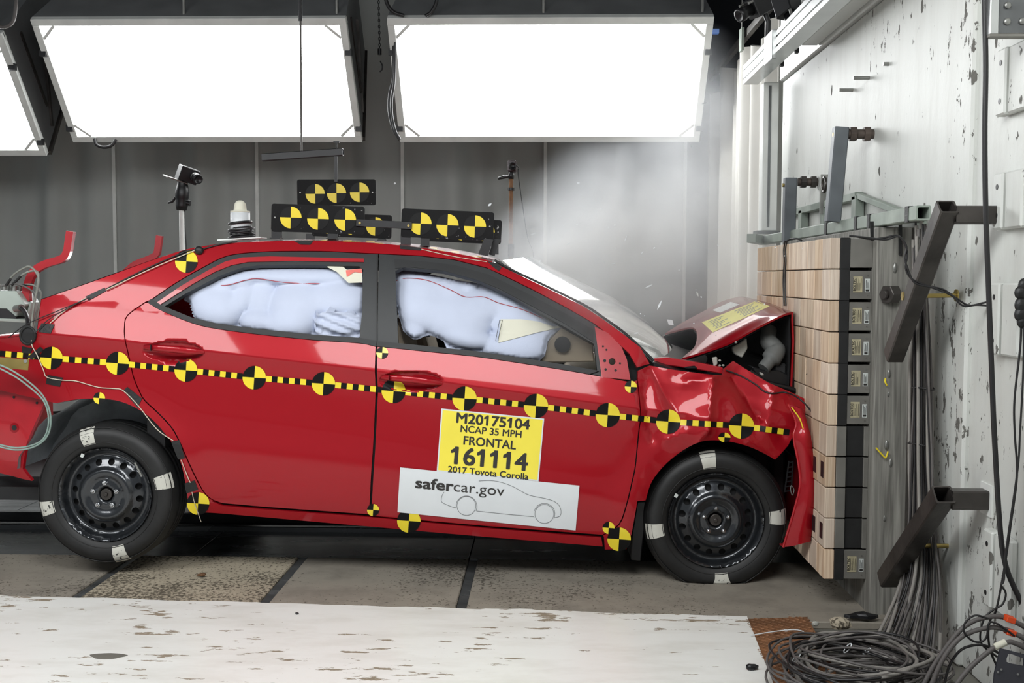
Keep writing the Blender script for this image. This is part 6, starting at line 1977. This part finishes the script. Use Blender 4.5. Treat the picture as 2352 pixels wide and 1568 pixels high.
# ================================================================== flying debris and smoke
rd = random.Random(11)
db = MB()
def sliver(px_, py_, y, l_, w, a):
    c = PY(px_, py_, y)
    ex, ez = Vector((math.cos(a), 0.3, math.sin(a))).normalized(), Vector((-math.sin(a), 0.2, math.cos(a))).normalized()
    k_ = y / 2500
    pts = [c - ex * l_ * k_ / 2, c + ez * w * k_ / 2, c + ex * l_ * k_ / 2, c - ez * w * k_ / 2]
    db.add(pts + [p + Vector((0, 0.003, 0)) for p in pts], [(0, 1, 2, 3), (7, 6, 5, 4), (0, 4, 5, 1), (1, 5, 6, 2), (2, 6, 7, 3), (3, 7, 4, 0)])
for px_, py_, l_, w, a in ((907, 421, 5, 5, 0), (1515, 700, 26, 5, 1.1), (1602, 675, 14, 4, -1.2), (1490, 657, 22, 4, 0.4), (1328, 420, 8, 6, 0), (1225, 537, 14, 2, 0.3), (1437, 548, 16, 2, 1.2), (1326, 515, 8, 3, 0.4), (1305, 560, 16, 2, 0.5),
                             (1618, 237, 16, 5, 0.3), (1588, 335, 12, 3, -1.1), (1797, 778, 16, 4, 1.5), (1805, 812, 18, 6, 1.1), (1815, 788, 5, 4, 0), (1790, 856, 8, 4, 0.9), (1815, 840, 4, 4, 0), (1540, 740, 22, 14, -0.7), (1410, 605, 12, 2, 0.2), (1475, 580, 10, 2, 0.9), (1240, 600, 10, 2, 1.3),
                             (1765, 805, 10, 3, 0.4), (1560, 620, 7, 3, 0.2), (1700, 560, 5, 3, 0), (1380, 480, 5, 3, 0.5), (1345, 880, 6, 3, 0.2), (1665, 885, 4, 4, 0.4), (1125, 470, 12, 6, 0.7)):
    sliver(px_, py_, 5.0 + 0.5 * rd.random() if py_ > 450 else 6.5, l_, w, a)
for i in range(40):
    sliver(rd.uniform(1250, 1850), rd.uniform(480, 900), rd.uniform(4.62, 5.2), rd.uniform(2, 6), rd.uniform(1.5, 3), rd.uniform(0, 3))
tag(db.build('debris', M['paper']), 'pale plastic slivers flying through the smoke round the crushed bonnet', 'debris', kind='stuff')
dark_bits = MB()
db = dark_bits
for px_, py_, l_, w, a in ((1860, 855, 22, 12, 0.5), (1640, 1010, 5, 3, 0.3)):
    sliver(px_, py_, 4.70, l_, w, a)
tag(dark_bits.build('debris', M['black_plastic']), 'black plastic scrap flying in front of the plywood', 'debris', kind='stuff')

def smoke():
    m = bpy.data.materials.new('drifting_smoke')
    m.use_nodes = True
    nt = m.node_tree
    N, L = nt.nodes, nt.links
    for n in list(N):
        if n.type != 'OUTPUT_MATERIAL':
            N.remove(n)
    out = next(n for n in N if n.type == 'OUTPUT_MATERIAL')
    tc = N.new('ShaderNodeNewGeometry')
    nz = N.new('ShaderNodeTexNoise')
    nz.inputs['Scale'].default_value = 3.0
    nz.inputs['Detail'].default_value = 4
    nz.inputs['Distortion'].default_value = 0.5
    of = N.new('ShaderNodeVectorMath'); of.operation = 'ADD'
    of.inputs[1].default_value = (3.3, 1.7, 5.2)
    L.new(tc.outputs['Position'], of.inputs[0])
    L.new(of.outputs[0], nz.inputs['Vector'])
    total = None
    for (px_, py_, y), (rx, ry, rz), dens in SMOKE:
        c = PY(px_, py_, y)
        a = N.new('ShaderNodeVectorMath'); a.operation = 'SUBTRACT'
        L.new(tc.outputs['Position'], a.inputs[0])
        a.inputs[1].default_value = c
        d = N.new('ShaderNodeVectorMath'); d.operation = 'DIVIDE'
        L.new(a.outputs[0], d.inputs[0])
        d.inputs[1].default_value = (rx, ry, rz)
        l_ = N.new('ShaderNodeVectorMath'); l_.operation = 'LENGTH'
        L.new(d.outputs[0], l_.inputs[0])
        r = N.new('ShaderNodeMapRange')
        r.interpolation_type = 'SMOOTHSTEP'
        r.inputs['From Min'].default_value = 1.0
        r.inputs['From Max'].default_value = 0.1
        r.inputs['To Max'].default_value = dens
        L.new(l_.outputs['Value'], r.inputs['Value'])
        if total is None:
            total = r.outputs['Result']
        else:
            s_ = N.new('ShaderNodeMath'); s_.operation = 'ADD'
            L.new(total, s_.inputs[0]); L.new(r.outputs['Result'], s_.inputs[1])
            total = s_.outputs[0]
    rp = N.new('ShaderNodeMapRange')
    rp.inputs['From Min'].default_value = 0.36
    rp.inputs['From Max'].default_value = 0.68
    rp.inputs['To Min'].default_value = 0.16
    rp.inputs['To Max'].default_value = 1.0
    L.new(nz.outputs['Fac'], rp.inputs['Value'])
    mu = N.new('ShaderNodeMath'); mu.operation = 'MULTIPLY'
    L.new(total, mu.inputs[0]); L.new(rp.outputs['Result'], mu.inputs[1])
    v = N.new('ShaderNodeVolumeScatter')
    v.inputs['Color'].default_value = (0.93, 0.96, 1.0, 1)
    v.inputs['Anisotropy'].default_value = 0.5
    L.new(mu.outputs[0], v.inputs['Density'])
    L.new(v.outputs[0], out.inputs['Volume'])
    return m
SMOKE = (((1310, 610, 6.15), (0.60, 0.5, 0.48), 8), ((1440, 545, 6.2), (0.70, 0.55, 0.66), 4.6), ((1600, 340, 6.7), (0.50, 0.5, 0.80), 2.2), ((1590, 690, 5.7), (0.60, 0.5, 0.34), 2.5), ((1340, 735, 4.86), (0.36, 0.20, 0.26), 8.0), ((1640, 560, 6.4), (0.5, 0.5, 0.5), 2.2))
hb = bmesh.new()
for p, r, _d in SMOKE:
    c = PY(*p)
    for i in range(9):
        for k_ in range(14):
            t_, a_ = math.pi * i / 8, 2 * math.pi * k_ / 14
            q = c + Vector((r[0] * math.sin(t_) * math.cos(a_), r[1] * math.sin(t_) * math.sin(a_), r[2] * math.cos(t_))) * 0.96
            hb.verts.new((min(q.x, 1.44), q.y, q.z))
res = bmesh.ops.convex_hull(hb, input=hb.verts)
bmesh.ops.delete(hb, geom=[g for g in res['geom_interior'] if isinstance(g, bmesh.types.BMVert)], context='VERTS')
hb.verts.ensure_lookup_table()
hull = MB().add([v.co.copy() for v in hb.verts], [tuple(v.index for v in f.verts) for f in (hb.verts.index_update() or hb.faces)])
hb.free()
tag(hull.build('smoke', smoke()), 'pale grey smoke cloud drifting up from the crushed bonnet and windscreen', 'smoke', kind='stuff')
